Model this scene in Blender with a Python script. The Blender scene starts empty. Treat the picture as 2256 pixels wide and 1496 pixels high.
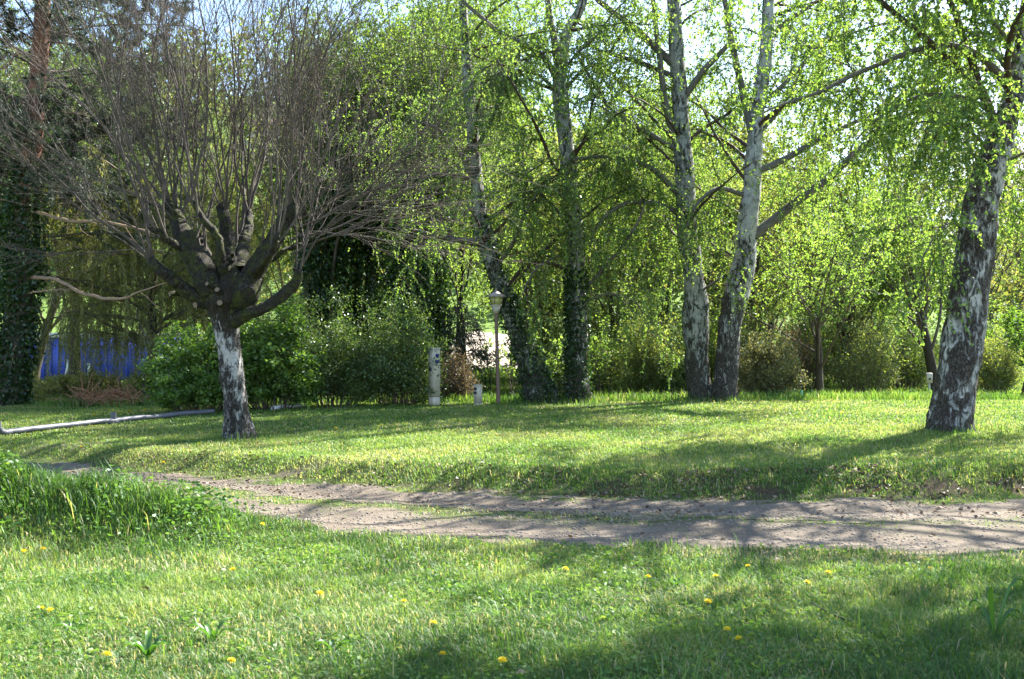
import bpy, math
import numpy as np
from mathutils import Vector

rng = np.random.default_rng(11)
FPX, HY, CX, CAMZ = 2256.0, 770.0, 1128.0, 1.6
SC = bpy.context.scene
COL = SC.collection


def W(px, py, d):
    return np.array([(px - CX) / FPX * d, d, CAMZ - (py - HY) / FPX * d])


# ------------------------------------------------------------------ noise
def _h(ix, iy, seed):
    n = (ix.astype(np.int64) * 374761393 + iy.astype(np.int64) * 668265263 + seed * 1442695041) & 0xFFFFFFFF
    n = ((n ^ (n >> 13)) * 1274126177) & 0xFFFFFFFF
    n = n ^ (n >> 16)
    return (n & 0xFFFF) / 65535.0


def vnoise(x, y, seed=0):
    x = np.asarray(x, float); y = np.asarray(y, float)
    ix = np.floor(x); iy = np.floor(y)
    fx = x - ix; fy = y - iy
    fx = fx * fx * (3 - 2 * fx); fy = fy * fy * (3 - 2 * fy)
    a = _h(ix, iy, seed); b = _h(ix + 1, iy, seed); c = _h(ix, iy + 1, seed); d = _h(ix + 1, iy + 1, seed)
    return (a * (1 - fx) + b * fx) * (1 - fy) + (c * (1 - fx) + d * fx) * fy


def fbm(x, y, seed=0, oct=3):
    s = 0; a = 0.5; t = 0
    for i in range(oct):
        s = s + a * vnoise(np.asarray(x) * 2 ** i, np.asarray(y) * 2 ** i, seed + i * 17); t += a; a *= 0.5
    return s / t


def sst(v):
    v = np.clip(v, 0, 1)
    return v * v * (3 - 2 * v)


def nrm(v):
    return v / np.maximum(np.linalg.norm(v, axis=-1, keepdims=True), 1e-9)


# ------------------------------------------------------------------ terrain
FAR = ([-25, -12, -6.2, -5, -3.65, -2.3, -.65, .83, 2.73, 5.5, 12, 30], [24, 17.5, 14.4, 13.6, 13.0, 12.2, 11.5, 11.0, 10.8, 10.95, 11.3, 12])
NEAR = ([-25, -12, -7, -4.5, -3.2, -2.2, -1.5, -.5, .64, 2.47, 3.84, 12, 30], [21, 14.7, 12.4, 11.0, 10.1, 9.4, 8.9, 8.6, 8.4, 8.2, 7.9, 7.7, 7.5])


def track_v(x, y):
    f = np.interp(x, *FAR); n = np.interp(x, *NEAR)
    return (y - n) / (f - n), f, n


def hill(x, y):
    f = 0.12 + 0.88 * sst((75 - x - (y - 100) * 0.1) / 110)
    return 42 * sst((y - 52) / 125) * f


def gz(x, y):
    x = np.asarray(x, float); y = np.asarray(y, float)
    v, f, n = track_v(x, y)
    bank = np.interp(x, [-8, -3, 1, 5, 9], [.16, .21, .22, .28, .28])
    e = y - f + 0.35 * (fbm(x * .9, y * .6, 5) - .5)
    z = bank * sst(e / 0.75) + 0.14 * sst((y - f - .5) / 9)
    z = z - 0.035 * np.exp(-((v - .24) / .1) ** 2) - 0.035 * np.exp(-((v - .78) / .1) ** 2)
    m = 0.60 * np.exp(-((x + 5.3) / 1.7) ** 2 - ((y - 9.0) / .62) ** 2) + 0.22 * np.exp(-((x + 3.2) / 0.9) ** 2 - ((y - 8.8) / .42) ** 2)
    z = z + m
    z = z + .05 * (fbm(x * .8, y * .8, 9) - .5) * sst((y - 3) / 2) * np.where((v > 0) & (v < 1), .4, 1)
    z = z + (fbm(x * 3, y * 3, 21) - .5) * .025
    # beyond the lawn
    mid = sst((8 - x) / 10) * sst((x + 9) / 6)
    z = z - 0.22 * sst((y - 24.6) / 2) * (1 - sst((y - 27) / 4) * .6)
    z = z + mid * 0.50 * sst((y - 26) / 11)
    z = z + (1 - mid) * np.where(x > 0, 1.4, .3) * sst((y - 38) / 50)
    z = z + hill(x, y)
    z = z + np.where(y > 45, (fbm(x * .05, y * .05, 31) - .5) * 3 * sst((y - 45) / 40), 0)
    return z


def G(px, py, dmin=4.0):
    d = dmin
    while d < 200:
        p = W(px, py, d)
        if p[2] <= gz(p[0], p[1]):
            return np.array([p[0], p[1], float(gz(p[0], p[1]))])
        d += 0.02
    return p


def onground(x, y):
    return np.array([x, y, float(gz(x, y))])


def dirtmask(x, y, soil=True):
    v, f, n = track_v(x, y)
    w = f - n
    jit = (fbm(x * 1.6, y * 2.6, 3, 4) - .5) * 1.25
    jit2 = (fbm(x * 6, y * 9, 4, 3) - .5) * 1.5
    edge = np.minimum(v, 1 - v) * w + jit * .7 + jit2 * .28
    m = sst((edge + .02) / .22)
    # grassy centre strip, thinner to the right
    cs = np.exp(-((v - .50 - jit * .22) / .085) ** 2) * np.interp(x, [-6, -1, 1, 4], [1.0, .85, .55, .35]) * (0.5 + 1.1 * fbm(x * 1.3, y * 3, 8))
    m = m * np.clip(1 - cs - jit2 * .5 * np.exp(-((v - .5) / .25) ** 2), 0, 1)
    # dry worn margin on the near right, scuffed bank on the far side
    e = n - y
    m = np.maximum(m, .85 * np.interp(x, [-.2, 1.2, 2.6], [0, .6, 1]) * sst(1 - np.abs(e - .1) / .75) * sst((fbm(x * 2.2, y * 4, 41) - .3) * 3))
    for cx, cy, rx, ry in ((-6.1, 15.4, 1.3, .28), (-3.85, 14.9, .35, .2), (7.3, 15.6, .5, .25), (2.6, 22.8, 1.2, .3), (-1.2, 22.6, .8, .25), (2.6, 15.5, .8, .2), (-2.9, 12.7, .6, .12)):
        m = np.maximum(m, .8 * np.exp(-((x - cx) / rx) ** 2 - ((y - cy) / ry) ** 2) * sst((fbm(x * 4, y * 7, 47) - .2) * 3))
    return np.clip(np.maximum(m, soilmask(x, y)) if soil else m, 0, 1)


def soilmask(x, y):
    v, f, n = track_v(x, y); e = y - f
    return np.interp(x, [-4, -1, 1.5, 3], [.4, .6, .85, 1]) * sst(1 - np.abs(e - .25 - .1 * (fbm(x, y * 0, 2) - .5)) / .40) * sst((fbm(x * 3.6, y * 8, 43, 5) - .44) * 6) * .95


# ------------------------------------------------------------------ object helpers
def build(name, V, faces, mat, parent=None, tint=None, smooth=False, attr=None):
    V = np.asarray(V, np.float32).reshape(-1, 3)
    if parent is not None:
        off = np.array(parent.matrix_basis.translation, np.float32)
        p = parent.parent
        while p is not None:
            off = off + np.array(p.matrix_basis.translation, np.float32); p = p.parent
        V = V - off
    if isinstance(faces, np.ndarray):
        faces = [faces]
    faces = [np.asarray(f, np.int32) for f in faces if len(f)]
    me = bpy.data.meshes.new(name)
    nl = sum(f.size for f in faces); nf = sum(len(f) for f in faces)
    me.vertices.add(len(V)); me.loops.add(nl); me.polygons.add(nf)
    me.vertices.foreach_set('co', V.ravel())
    me.loops.foreach_set('vertex_index', np.concatenate([f.ravel() for f in faces]))
    tot = np.concatenate([np.full(len(f), f.shape[1], np.int32) for f in faces])
    me.polygons.foreach_set('loop_start', np.concatenate([[0], np.cumsum(tot)[:-1]]).astype(np.int32))
    if smooth:
        me.polygons.foreach_set('use_smooth', np.ones(nf, bool))
    if tint is not None:
        a = me.attributes.new('tint', 'FLOAT', 'FACE'); a.data.foreach_set('value', np.asarray(tint, np.float32).ravel())
    if attr:
        for k, v in attr.items():
            a = me.attributes.new(k, 'FLOAT', 'POINT'); a.data.foreach_set('value', np.asarray(v, np.float32).ravel())
    me.update(calc_edges=True)
    me.validate()
    me.materials.append(mat)
    o = bpy.data.objects.new(name, me); COL.objects.link(o)
    if parent is not None:
        o.parent = parent
    return o


def tag(o, label=None, cat=None, group=None, kind=None):
    if label: o['label'] = label
    if cat: o['category'] = cat
    if group: o['group'] = group
    if kind: o['kind'] = kind
    return o


def thing(name, loc, label, cat, group=None):
    o = bpy.data.objects.new(name, None); COL.objects.link(o)
    o.location = Vector([float(v) for v in loc]); o.empty_display_size = .2
    return tag(o, label, cat, group)


class Geo:
    def __init__(s):
        s.V = []; s.Q = []; s.T = []; s.q = []; s.t = []; s.n = 0

    def add(s, V, Q=None, T=None, tq=0.5, tt=0.5):
        V = np.asarray(V, np.float32).reshape(-1, 3)
        if Q is not None and len(Q):
            Q = np.asarray(Q); s.Q.append(Q + s.n); s.q.append(np.broadcast_to(np.asarray(tq, np.float32), (len(Q),)))
        if T is not None and len(T):
            T = np.asarray(T); s.T.append(T + s.n); s.t.append(np.broadcast_to(np.asarray(tt, np.float32), (len(T),)))
        s.V.append(V); s.n += len(V)
        return s

    def build(s, name, mat, parent=None, smooth=False):
        f = []; t = []
        if s.Q: f.append(np.concatenate(s.Q)); t.append(np.concatenate(s.q))
        if s.T: f.append(np.concatenate(s.T)); t.append(np.concatenate(s.t))
        return build(name, np.concatenate(s.V), f, mat, parent, np.concatenate(t), smooth)


def tubes(P, R, S=6, rough=0.0, seed=0):
    P = np.asarray(P, float); R = np.asarray(R, float)
    if P.ndim == 2: P = P[None]; R = R[None]
    N, K, _ = P.shape
    T = nrm(np.gradient(P, axis=1))
    mt = np.abs(nrm(P[:, -1] - P[:, 0]))
    ref = np.eye(3)[np.argmin(mt, axis=1)][:, None, :]
    U = nrm(np.cross(T, np.broadcast_to(ref, T.shape))); Vv = np.cross(T, U)
    a = np.linspace(0, 2 * np.pi, S, endpoint=False)
    rr = np.broadcast_to(R[:, :, None], (N, K, S)).copy()
    if rough:
        s = np.concatenate([np.zeros((N, 1)), np.cumsum(np.linalg.norm(np.diff(P, axis=1), axis=2), axis=1)], 1)
        ca = np.cos(a) * 1.3 + 5; sa = np.sin(a) * 1.3
        sc = s[:, :, None]
        nz = fbm(ca[None, None] + sc * 1.1 + seed * 3.1, sa[None, None] * 1.0 + sc * 2.3 + 9, seed, 3) - .5
        nz2 = fbm(ca[None, None] * 3 + sc * 3.0, sa[None, None] * 3 + sc * 5.3, seed + 5, 3) - .5
        nz3 = fbm(ca[None, None] * 8 + sc * 9.0, sa[None, None] * 8 + sc * 13, seed + 9, 2) - .5
        rr = rr * (1 + rough * nz * 1.2 + rough * .6 * nz2 + rough * .3 * nz3)
    V = P[:, :, None] + rr[..., None] * (np.cos(a)[None, None, :, None] * U[:, :, None] + np.sin(a)[None, None, :, None] * Vv[:, :, None])
    i = np.arange(N)[:, None, None] * K * S + np.arange(K - 1)[None, :, None] * S
    j = np.arange(S)[None, None, :]
    q = np.stack([i + j, i + (j + 1) % S, i + S + (j + 1) % S, i + S + j], -1).reshape(-1, 4)
    return V.reshape(-1, 3), q


def leaves(C, A, L, Wd, fold=.12):
    C = np.asarray(C); n = len(C)
    L = np.broadcast_to(L, (n,))[:, None]; Wd = np.broadcast_to(Wd, (n,))[:, None]
    A = nrm(A); B = nrm(np.cross(A, rng.normal(size=(n, 3)))); Nn = np.cross(A, B)
    V = np.empty((n, 4, 3), np.float32)
    V[:, 0] = C
    V[:, 1] = C + A * L * .42 + B * Wd * .5 + Nn * L * fold
    V[:, 2] = C + A * L
    V[:, 3] = C + A * L * .42 - B * Wd * .5 + Nn * L * fold
    return V.reshape(-1, 3), np.arange(n * 4).reshape(n, 4)


def grow(pos, d, L, K, wander=.1, trop=(0, 0, 0), trop_pow=1.0):
    n = len(pos); d = nrm(np.array(d, float)); p = np.array(pos, float)
    st = (np.broadcast_to(L, (n,)) / K)[:, None]
    out = [p.copy()]; tr = np.asarray(trop, float)
    for k in range(K):
        d = nrm(d + wander * rng.normal(size=(n, 3)) + tr * ((k + 1) / K) ** trop_pow)
        p = p + d * st
        out.append(p.copy())
    return np.stack(out, 1)


def spawn(P, n, t0=.2, t1=1.0, w=None):
    N, K, _ = P.shape
    ln = np.linalg.norm(np.diff(P, axis=1), axis=2).sum(1)
    w = ln if w is None else w
    i = rng.choice(N, n, p=w / w.sum())
    t = (t0 + (t1 - t0) * rng.random(n)) * (K - 1)
    k = np.minimum(t.astype(int), K - 2); f = (t - k)[:, None]
    return P[i, k] * (1 - f) + P[i, k + 1] * f, nrm(P[i, k + 1] - P[i, k]), i, t / (K - 1)


def side(T, ang, flat=0.0, up=0.0):
    r = rng.normal(size=T.shape); r[:, 2] *= (1 - flat); r[:, 2] += up
    pr = nrm(r - (r * T).sum(1, keepdims=True) * T)
    ang = np.broadcast_to(ang, (len(T),))[:, None]
    return np.cos(ang) * T + np.sin(ang) * pr


def cat(pts, K):
    """smooth resample of [(x,y,z,r)] to K points (Catmull-Rom)"""
    p = np.asarray(pts, float); n = len(p)
    e = np.vstack([2 * p[0] - p[1], p, 2 * p[-1] - p[-2]])
    cl = np.concatenate([[0], np.cumsum(np.linalg.norm(np.diff(p[:, :3], axis=0), axis=1))])
    s = np.interp(np.linspace(0, cl[-1], K), cl, np.arange(n))
    i = np.minimum(s.astype(int), n - 2); t = (s - i)[:, None]
    a, b, c, d = e[i], e[i + 1], e[i + 2], e[i + 3]
    r = .5 * (2 * b + (c - a) * t + (2 * a - 5 * b + 4 * c - d) * t * t + (3 * b - a - 3 * c + d) * t ** 3)
    r[:, 3] = np.interp(s, np.arange(n), p[:, 3])
    return r[:, :3], np.maximum(r[:, 3], .002)


def trace(pts, d):
    """[(px,py,width_px[,depth offset])] at depth d -> [(x,y,z,r)]"""
    o = []
    for q in pts:
        dd = d + (q[3] if len(q) > 3 else 0)
        w = W(q[0], q[1], dd); o.append((w[0], w[1], w[2], q[2] * .5 / FPX * dd))
    return o


# ------------------------------------------------------------------ materials
def mk(name):
    m = bpy.data.materials.new(name); m.use_nodes = True
    nt = m.node_tree
    for n in list(nt.nodes): nt.nodes.remove(n)
    out = nt.nodes.new('ShaderNodeOutputMaterial')
    return m, nt, out


def nd(nt, t, **kw):
    n = nt.nodes.new(t)
    for k, v in kw.items():
        if k.startswith('i_'):
            key = k[2:]
            n.inputs[int(key) if key.isdigit() else key.replace('_', ' ')].default_value = v
        else:
            setattr(n, k, v)
    return n


def ramp(nt, fac, stops, interp='LINEAR'):
    r = nt.nodes.new('ShaderNodeValToRGB'); r.color_ramp.interpolation = interp
    e = r.color_ramp.elements
    while len(e) < len(stops): e.new(0.5)
    for i, (p, c) in enumerate(stops):
        e[i].position = p; e[i].color = (*c, 1) if len(c) == 3 else c
    nt.links.new(fac, r.inputs[0])
    return r.outputs[0]


def mixc(nt, fac, a, b, blend='MIX'):
    m = nt.nodes.new('ShaderNodeMix'); m.data_type = 'RGBA'; m.blend_type = blend
    for s, v in ((0, fac), (6, a), (7, b)):
        if hasattr(v, 'is_linked'): nt.links.new(v, m.inputs[s])
        elif s == 0: m.inputs[0].default_value = v
        else: m.inputs[s].default_value = (*v, 1)
    return m.outputs[2]


def math_(nt, op, a, b=0.0, c=None, clamp=False):
    m = nt.nodes.new('ShaderNodeMath'); m.operation = op; m.use_clamp = clamp
    for i, v in enumerate((a, b) if c is None else (a, b, c)):
        if hasattr(v, 'is_linked'): nt.links.new(v, m.inputs[i])
        else: m.inputs[i].default_value = v
    return m.outputs[0]


def noise(nt, vec, scale, detail=4, rough=.55, dist=0.0):
    n = nd(nt, 'ShaderNodeTexNoise'); n.inputs['Scale'].default_value = scale; n.inputs['Detail'].default_value = detail
    n.inputs['Roughness'].default_value = rough; n.inputs['Distortion'].default_value = dist
    if vec is not None: nt.links.new(vec, n.inputs['Vector'])
    return n.outputs[0]


def mapping(nt, vec, scale):
    m = nd(nt, 'ShaderNodeMapping'); m.inputs['Scale'].default_value = scale
    nt.links.new(vec, m.inputs['Vector']); return m.outputs[0]


def leaf_mat(name, stops, trans=.5, tcol=(1.7, 1.6, .7), gloss=.03, rough=.55):
    gloss = min(gloss, .035)
    m, nt, out = mk(name)
    at = nd(nt, 'ShaderNodeAttribute', attribute_name='tint')
    col = ramp(nt, at.outputs['Fac'], stops)
    df = nd(nt, 'ShaderNodeBsdfDiffuse'); nt.links.new(col, df.inputs[0])
    tr = nd(nt, 'ShaderNodeBsdfTranslucent')
    tc = mixc(nt, 1.0, col, tcol, 'MULTIPLY'); nt.links.new(tc, tr.inputs[0])
    mx = nd(nt, 'ShaderNodeMixShader'); mx.inputs[0].default_value = trans
    nt.links.new(df.outputs[0], mx.inputs[1]); nt.links.new(tr.outputs[0], mx.inputs[2])
    gl = nd(nt, 'ShaderNodeBsdfGlossy'); gl.inputs['Roughness'].default_value = rough; gl.inputs[0].default_value = (.9, .95, 1, 1)
    mg = nd(nt, 'ShaderNodeMixShader'); mg.inputs[0].default_value = gloss
    nt.links.new(mx.outputs[0], mg.inputs[1]); nt.links.new(gl.outputs[0], mg.inputs[2])
    nt.links.new(mg.outputs[0], out.inputs[0])
    return m


def plain(name, col, rough=.6, nscale=8, namt=.35, bump=0.0, metal=0.0, spec=.3, stretch=(1, 1, 1)):
    m, nt, out = mk(name)
    tc = nd(nt, 'ShaderNodeTexCoord')
    v = mapping(nt, tc.outputs['Object'], stretch)
    nz = noise(nt, v, nscale, 6, .6)
    c = mixc(nt, nz, tuple(x * (1 - namt) for x in col), tuple(min(1, x * (1 + namt)) for x in col))
    b = nd(nt, 'ShaderNodeBsdfPrincipled'); nt.links.new(c, b.inputs['Base Color'])
    b.inputs['Roughness'].default_value = rough; b.inputs['Metallic'].default_value = metal; b.inputs['Specular IOR Level'].default_value = spec
    if bump:
        bp = nd(nt, 'ShaderNodeBump'); bp.inputs['Strength'].default_value = bump; bp.inputs['Distance'].default_value = .02
        nt.links.new(nz, bp.inputs['Height']); nt.links.new(bp.outputs[0], b.inputs['Normal'])
    nt.links.new(b.outputs[0], out.inputs[0])
    return m


def bark(name, white, grey, dark, z_lo, z_hi, d_lo, d_hi, moss=0.0, plate=1.0, lent=.5, top_dark=None, tdz=0.0):
    """peeling birch bark: pale skin, grey lichen, dark plates whose share changes from d_lo at height z_lo to d_hi at z_hi"""
    m, nt, out = mk(name)
    tc = nd(nt, 'ShaderNodeTexCoord'); ob = tc.outputs['Object']
    sep = nd(nt, 'ShaderNodeSeparateXYZ'); nt.links.new(ob, sep.inputs[0])
    oi = nd(nt, 'ShaderNodeObjectInfo'); va = nd(nt, 'ShaderNodeVectorMath', operation='ADD'); nt.links.new(ob, va.inputs[0])
    nt.links.new(math_(nt, 'MULTIPLY', oi.outputs['Random'], 40.0), va.inputs[1]); ob = va.outputs[0]
    mr = nd(nt, 'ShaderNodeMapRange'); nt.links.new(sep.outputs[2], mr.inputs[0])
    for i, v in enumerate((z_lo, z_hi, d_lo, d_hi)): mr.inputs[i + 1].default_value = v
    v1 = mapping(nt, ob, (1, 1, .38))
    n1 = noise(nt, v1, 13 * plate, 8, .68, .9)
    n2 = noise(nt, mapping(nt, ob, (1, 1, .6)), 3.2 * plate, 4, .6, .3)
    vo = nd(nt, 'ShaderNodeTexVoronoi', feature='DISTANCE_TO_EDGE'); vo.inputs['Scale'].default_value = 26 * plate
    wv = nd(nt, 'ShaderNodeVectorMath', operation='MULTIPLY_ADD')
    nt.links.new(v1, wv.inputs[0]); wv.inputs[1].default_value = (1, 1, 1)
    nn = nd(nt, 'ShaderNodeTexNoise'); nn.inputs['Scale'].default_value = 6; nt.links.new(v1, nn.inputs['Vector'])
    sc = nd(nt, 'ShaderNodeVectorMath', operation='SCALE'); nt.links.new(nn.outputs[1], sc.inputs[0]); sc.inputs['Scale'].default_value = .12
    nt.links.new(sc.outputs[0], wv.inputs[2]); nt.links.new(wv.outputs[0], vo.inputs['Vector'])
    a = math_(nt, 'ADD', math_(nt, 'MULTIPLY', n1, .6), math_(nt, 'MULTIPLY', n2, .4))
    a = math_(nt, 'SUBTRACT', math_(nt, 'ADD', a, mr.outputs[0]), .5)
    dk = math_(nt, 'MULTIPLY', math_(nt, 'SUBTRACT', a, .5), 14.0, clamp=True)
    le = noise(nt, mapping(nt, ob, (3, 3, 42)), 3, 3, .5)
    lk = math_(nt, 'MULTIPLY', math_(nt, 'SUBTRACT', le, .62), 12 * lent, clamp=True)
    gk = math_(nt, 'MULTIPLY', math_(nt, 'SUBTRACT', noise(nt, ob, 5, 5, .7), .47), 7, clamp=True)
    wv2 = noise(nt, mapping(nt, ob, (1, 1, 5)), 12, 3)
    c = mixc(nt, wv2, tuple(x * .8 for x in white), white)
    c = mixc(nt, gk, c, grey)
    c = mixc(nt, math_(nt, 'MULTIPLY', lk, .8), c, tuple(x * 1.5 for x in dark))
    fl = math_(nt, 'MULTIPLY', math_(nt, 'SUBTRACT', noise(nt, mapping(nt, ob, (1, 1, .7)), 30, 7, .8), .535), 10, clamp=True)
    dc = mixc(nt, noise(nt, ob, 34, 4, .7), dark, tuple(x * 2.6 + .006 for x in dark))
    dc = mixc(nt, math_(nt, 'MULTIPLY', fl, .75), dc, tuple(x * .85 for x in grey))
    c = mixc(nt, dk, c, dc)
    ed = math_(nt, 'SUBTRACT', 1.0, math_(nt, 'MULTIPLY', vo.outputs[0], 9.0, clamp=True))
    ed = math_(nt, 'MULTIPLY', ed, math_(nt, 'MULTIPLY', dk, .6))
    c = mixc(nt, ed, c, tuple(x * .5 for x in dark))
    if moss:
        mk_ = math_(nt, 'MULTIPLY', math_(nt, 'SUBTRACT', noise(nt, ob, 7, 5, .7), .60 - moss * .2), 6, clamp=True)
        c = mixc(nt, mk_, c, (.06, .07, .014))
    if top_dark:
        tk = math_(nt, 'ADD', math_(nt, 'MULTIPLY', math_(nt, 'SUBTRACT', sep.outputs[2], tdz), 6.0), math_(nt, 'MULTIPLY', math_(nt, 'SUBTRACT', n1, .5), 8), clamp=True)
        c = mixc(nt, tk, c, mixc(nt, n1, top_dark, tuple(x * 3 for x in top_dark)))
    b = nd(nt, 'ShaderNodeBsdfPrincipled'); nt.links.new(c, b.inputs['Base Color'])
    b.inputs['Roughness'].default_value = .8; b.inputs['Specular IOR Level'].default_value = .25
    hgt = math_(nt, 'ADD', math_(nt, 'MULTIPLY', dk, .5), math_(nt, 'ADD', math_(nt, 'MULTIPLY', n1, .6), math_(nt, 'MULTIPLY', ed, -.8)))
    bp = nd(nt, 'ShaderNodeBump'); bp.inputs['Strength'].default_value = 1.0; bp.inputs['Distance'].default_value = .055
    nt.links.new(hgt, bp.inputs['Height']); nt.links.new(bp.outputs[0], b.inputs['Normal'])
    nt.links.new(b.outputs[0], out.inputs[0])
    return m


def ground_mat():
    m, nt, out = mk('ground_soil_and_thatch')
    tc = nd(nt, 'ShaderNodeTexCoord'); ob = tc.outputs['Object']
    at = nd(nt, 'ShaderNodeAttribute', attribute_name='dirt')
    n1 = noise(nt, ob, .9, 5, .6); n2 = noise(nt, ob, 14, 5, .7); n3 = noise(nt, ob, 60, 4, .7)
    g = ramp(nt, n2, [(.3, (.03, .045, .012)), (.5, (.06, .085, .02)), (.7, (.11, .12, .04))])
    g = mixc(nt, math_(nt, 'MULTIPLY', n1, .5), g, (.09, .10, .035))
    dv = mapping(nt, ob, (.35, 1.6, 1))
    n4 = noise(nt, dv, 4.0, 10, .78)
    d = ramp(nt, n4, [(.3, (.09, .07, .053)), (.5, (.162, .134, .104)), (.72, (.26, .222, .178))])
    d = mixc(nt, math_(nt, 'MULTIPLY', n3, .6), d, (.10, .078, .06))
    vo = nd(nt, 'ShaderNodeTexVoronoi'); vo.inputs['Scale'].default_value = 34; nt.links.new(ob, vo.inputs['Vector'])
    pk = math_(nt, 'MULTIPLY', math_(nt, 'SUBTRACT', .22, vo.outputs[0]), 8, clamp=True)
    n5 = noise(nt, mapping(nt, ob, (.25, .9, 1)), 1.6, 5, .7)
    d = mixc(nt, math_(nt, 'MULTIPLY', math_(nt, 'SUBTRACT', n5, .5), 5, clamp=True), d, (.10, .08, .06))
    d = mixc(nt, math_(nt, 'MULTIPLY', pk, .5), d, (.36, .32, .28))
    a2 = nd(nt, 'ShaderNodeAttribute', attribute_name='soil')
    g = mixc(nt, a2.outputs['Fac'], g, mixc(nt, n2, (.025, .018, .012), (.085, .06, .04)))
    a3 = nd(nt, 'ShaderNodeAttribute', attribute_name='field')
    g = mixc(nt, a3.outputs['Fac'], g, mixc(nt, n2, (.07, .13, .025), (.15, .22, .05)))
    f = math_(nt, 'ADD', at.outputs['Fac'], math_(nt, 'MULTIPLY', math_(nt, 'SUBTRACT', n2, .5), .5), clamp=True)
    c = mixc(nt, f, g, d)
    b = nd(nt, 'ShaderNodeBsdfPrincipled'); nt.links.new(c, b.inputs['Base Color']); b.inputs['Roughness'].default_value = .95
    b.inputs['Specular IOR Level'].default_value = .1
    bp = nd(nt, 'ShaderNodeBump'); bp.inputs['Strength'].default_value = .7; bp.inputs['Distance'].default_value = .02
    nt.links.new(math_(nt, 'ADD', n2, math_(nt, 'ADD', n3, pk)), bp.inputs['Height']); nt.links.new(bp.outputs[0], b.inputs['Normal'])
    nt.links.new(b.outputs[0], out.inputs[0])
    return m


def pine_bark():
    m, nt, out = mk('pine_bark')
    tc = nd(nt, 'ShaderNodeTexCoord'); ob = tc.outputs['Object']
    sep = nd(nt, 'ShaderNodeSeparateXYZ'); nt.links.new(ob, sep.inputs[0])
    n1 = noise(nt, mapping(nt, ob, (1, 1, .4)), 9, 6, .65)
    t = math_(nt, 'ADD', math_(nt, 'MULTIPLY', math_(nt, 'SUBTRACT', sep.outputs[2], 4.3), 1.0), math_(nt, 'SUBTRACT', n1, .5), clamp=True)
    lo = mixc(nt, n1, (.03, .025, .02), (.13, .11, .09)); hi = mixc(nt, n1, (.09, .036, .02), (.25, .105, .055))
    b = nd(nt, 'ShaderNodeBsdfPrincipled'); nt.links.new(mixc(nt, t, lo, hi), b.inputs['Base Color']); b.inputs['Roughness'].default_value = .85
    bp = nd(nt, 'ShaderNodeBump'); bp.inputs['Strength'].default_value = .8; bp.inputs['Distance'].default_value = .03
    nt.links.new(n1, bp.inputs['Height']); nt.links.new(bp.outputs[0], b.inputs['Normal']); nt.links.new(b.outputs[0], out.inputs[0])
    return m


M_GROUND = ground_mat()
M_BIRCHLEAF = leaf_mat('birch_leaf', [(0, (.065, .115, .018)), (.5, (.13, .22, .048)), (1, (.22, .29, .08))], .58, (1.9, 1.85, .95), .07)
M_MIDLEAF = leaf_mat('mid_green_leaf', [(0, (.035, .07, .014)), (.5, (.075, .135, .026)), (1, (.14, .20, .045))], .5, (2.0, 1.8, .8), .06)
M_YELLEAF = leaf_mat('spring_leaf', [(0, (.07, .10, .025)), (.5, (.145, .205, .058)), (1, (.23, .27, .10))], .5, (2.0, 1.75, .8), .05)
M_HORNLEAF = leaf_mat('hornbeam_leaf', [(0, (.04, .09, .014)), (.5, (.09, .17, .026)), (1, (.17, .26, .05))], .5, (1.8, 1.8, .7), .06)
M_HEDGELEAF = leaf_mat('hedge_leaf', [(0, (.035, .07, .018)), (.5, (.08, .135, .035)), (1, (.16, .22, .065))], .38, (1.6, 1.6, .8), .1, .4)
M_IVY = leaf_mat('ivy_leaf', [(0, (.016, .036, .010)), (.5, (.036, .075, .017)), (1, (.075, .13, .03))], .3, (1.6, 1.7, .6), .10, .35)
M_NEEDLE = leaf_mat('pine_needle', [(0, (.015, .028, .015)), (.5, (.03, .05, .022)), (1, (.055, .08, .03))], .15, (1.3, 1.3, .8), .05)
M_WEEP = leaf_mat('weeping_leaf', [(0, (.07, .085, .022)), (.5, (.19, .205, .055)), (1, (.32, .32, .10))], .48, (1.6, 1.5, .7), .05)
M_SPRUCE = leaf_mat('spruce_needle', [(0, (.018, .032, .022)), (.5, (.035, .055, .035)), (1, (.07, .095, .06))], .15, (1.2, 1.2, .9), .06)
M_PALESHRUB = leaf_mat('pale_shrub_leaf', [(0, (.09, .10, .04)), (.5, (.16, .17, .07)), (1, (.24, .23, .11))], .4, (1.5, 1.4, .8), .04)
M_BROWNLEAF = leaf_mat('brown_shrub_leaf', [(0, (.07, .05, .03)), (.5, (.14, .10, .06)), (1, (.17, .16, .06))], .35, (1.4, 1.3, .9), .04)
M_GRASS = leaf_mat('grass_blade', [(0, (.036, .088, .018)), (.35, (.075, .165, .03)), (.62, (.16, .242, .055)), (.75, (.20, .265, .08)), (.86, (.29, .275, .14)), (1, (.43, .38, .25))], .42, (1.8, 1.65, .9), .02, .5)
M_LITTER = leaf_mat('dead_leaf', [(0, (.05, .03, .018)), (.5, (.14, .09, .05)), (1, (.28, .21, .14))], .1, (1.2, 1, .8), .04)
M_FOREST = leaf_mat('hill_forest_leaf', [(0, (.03, .055, .018)), (.35, (.07, .115, .03)), (.7, (.14, .19, .045)), (1, (.21, .20, .08))], .4, (1.6, 1.5, .8), .03)
M_TWIG = plain('grey_brown_twig', (.105, .08, .062), .8, 12, .4)
M_BTWIG = plain('birch_twig', (.07, .045, .035), .8, 12, .4)
M_SHOOT = plain('grey_shoot_bark', (.078, .062, .05), .75, 9, .45, stretch=(1, 1, .3))
M_DARKBARK = plain('dark_bark', (.05, .04, .03), .9, 8, .6, .6, stretch=(1, 1, .35))
M_PINEBARK = plain('orange_pine_bark', (.27, .11, .055), .85, 7, .55, .7, stretch=(1, 1, .45))
M_PINEBARK = pine_bark()
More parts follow.
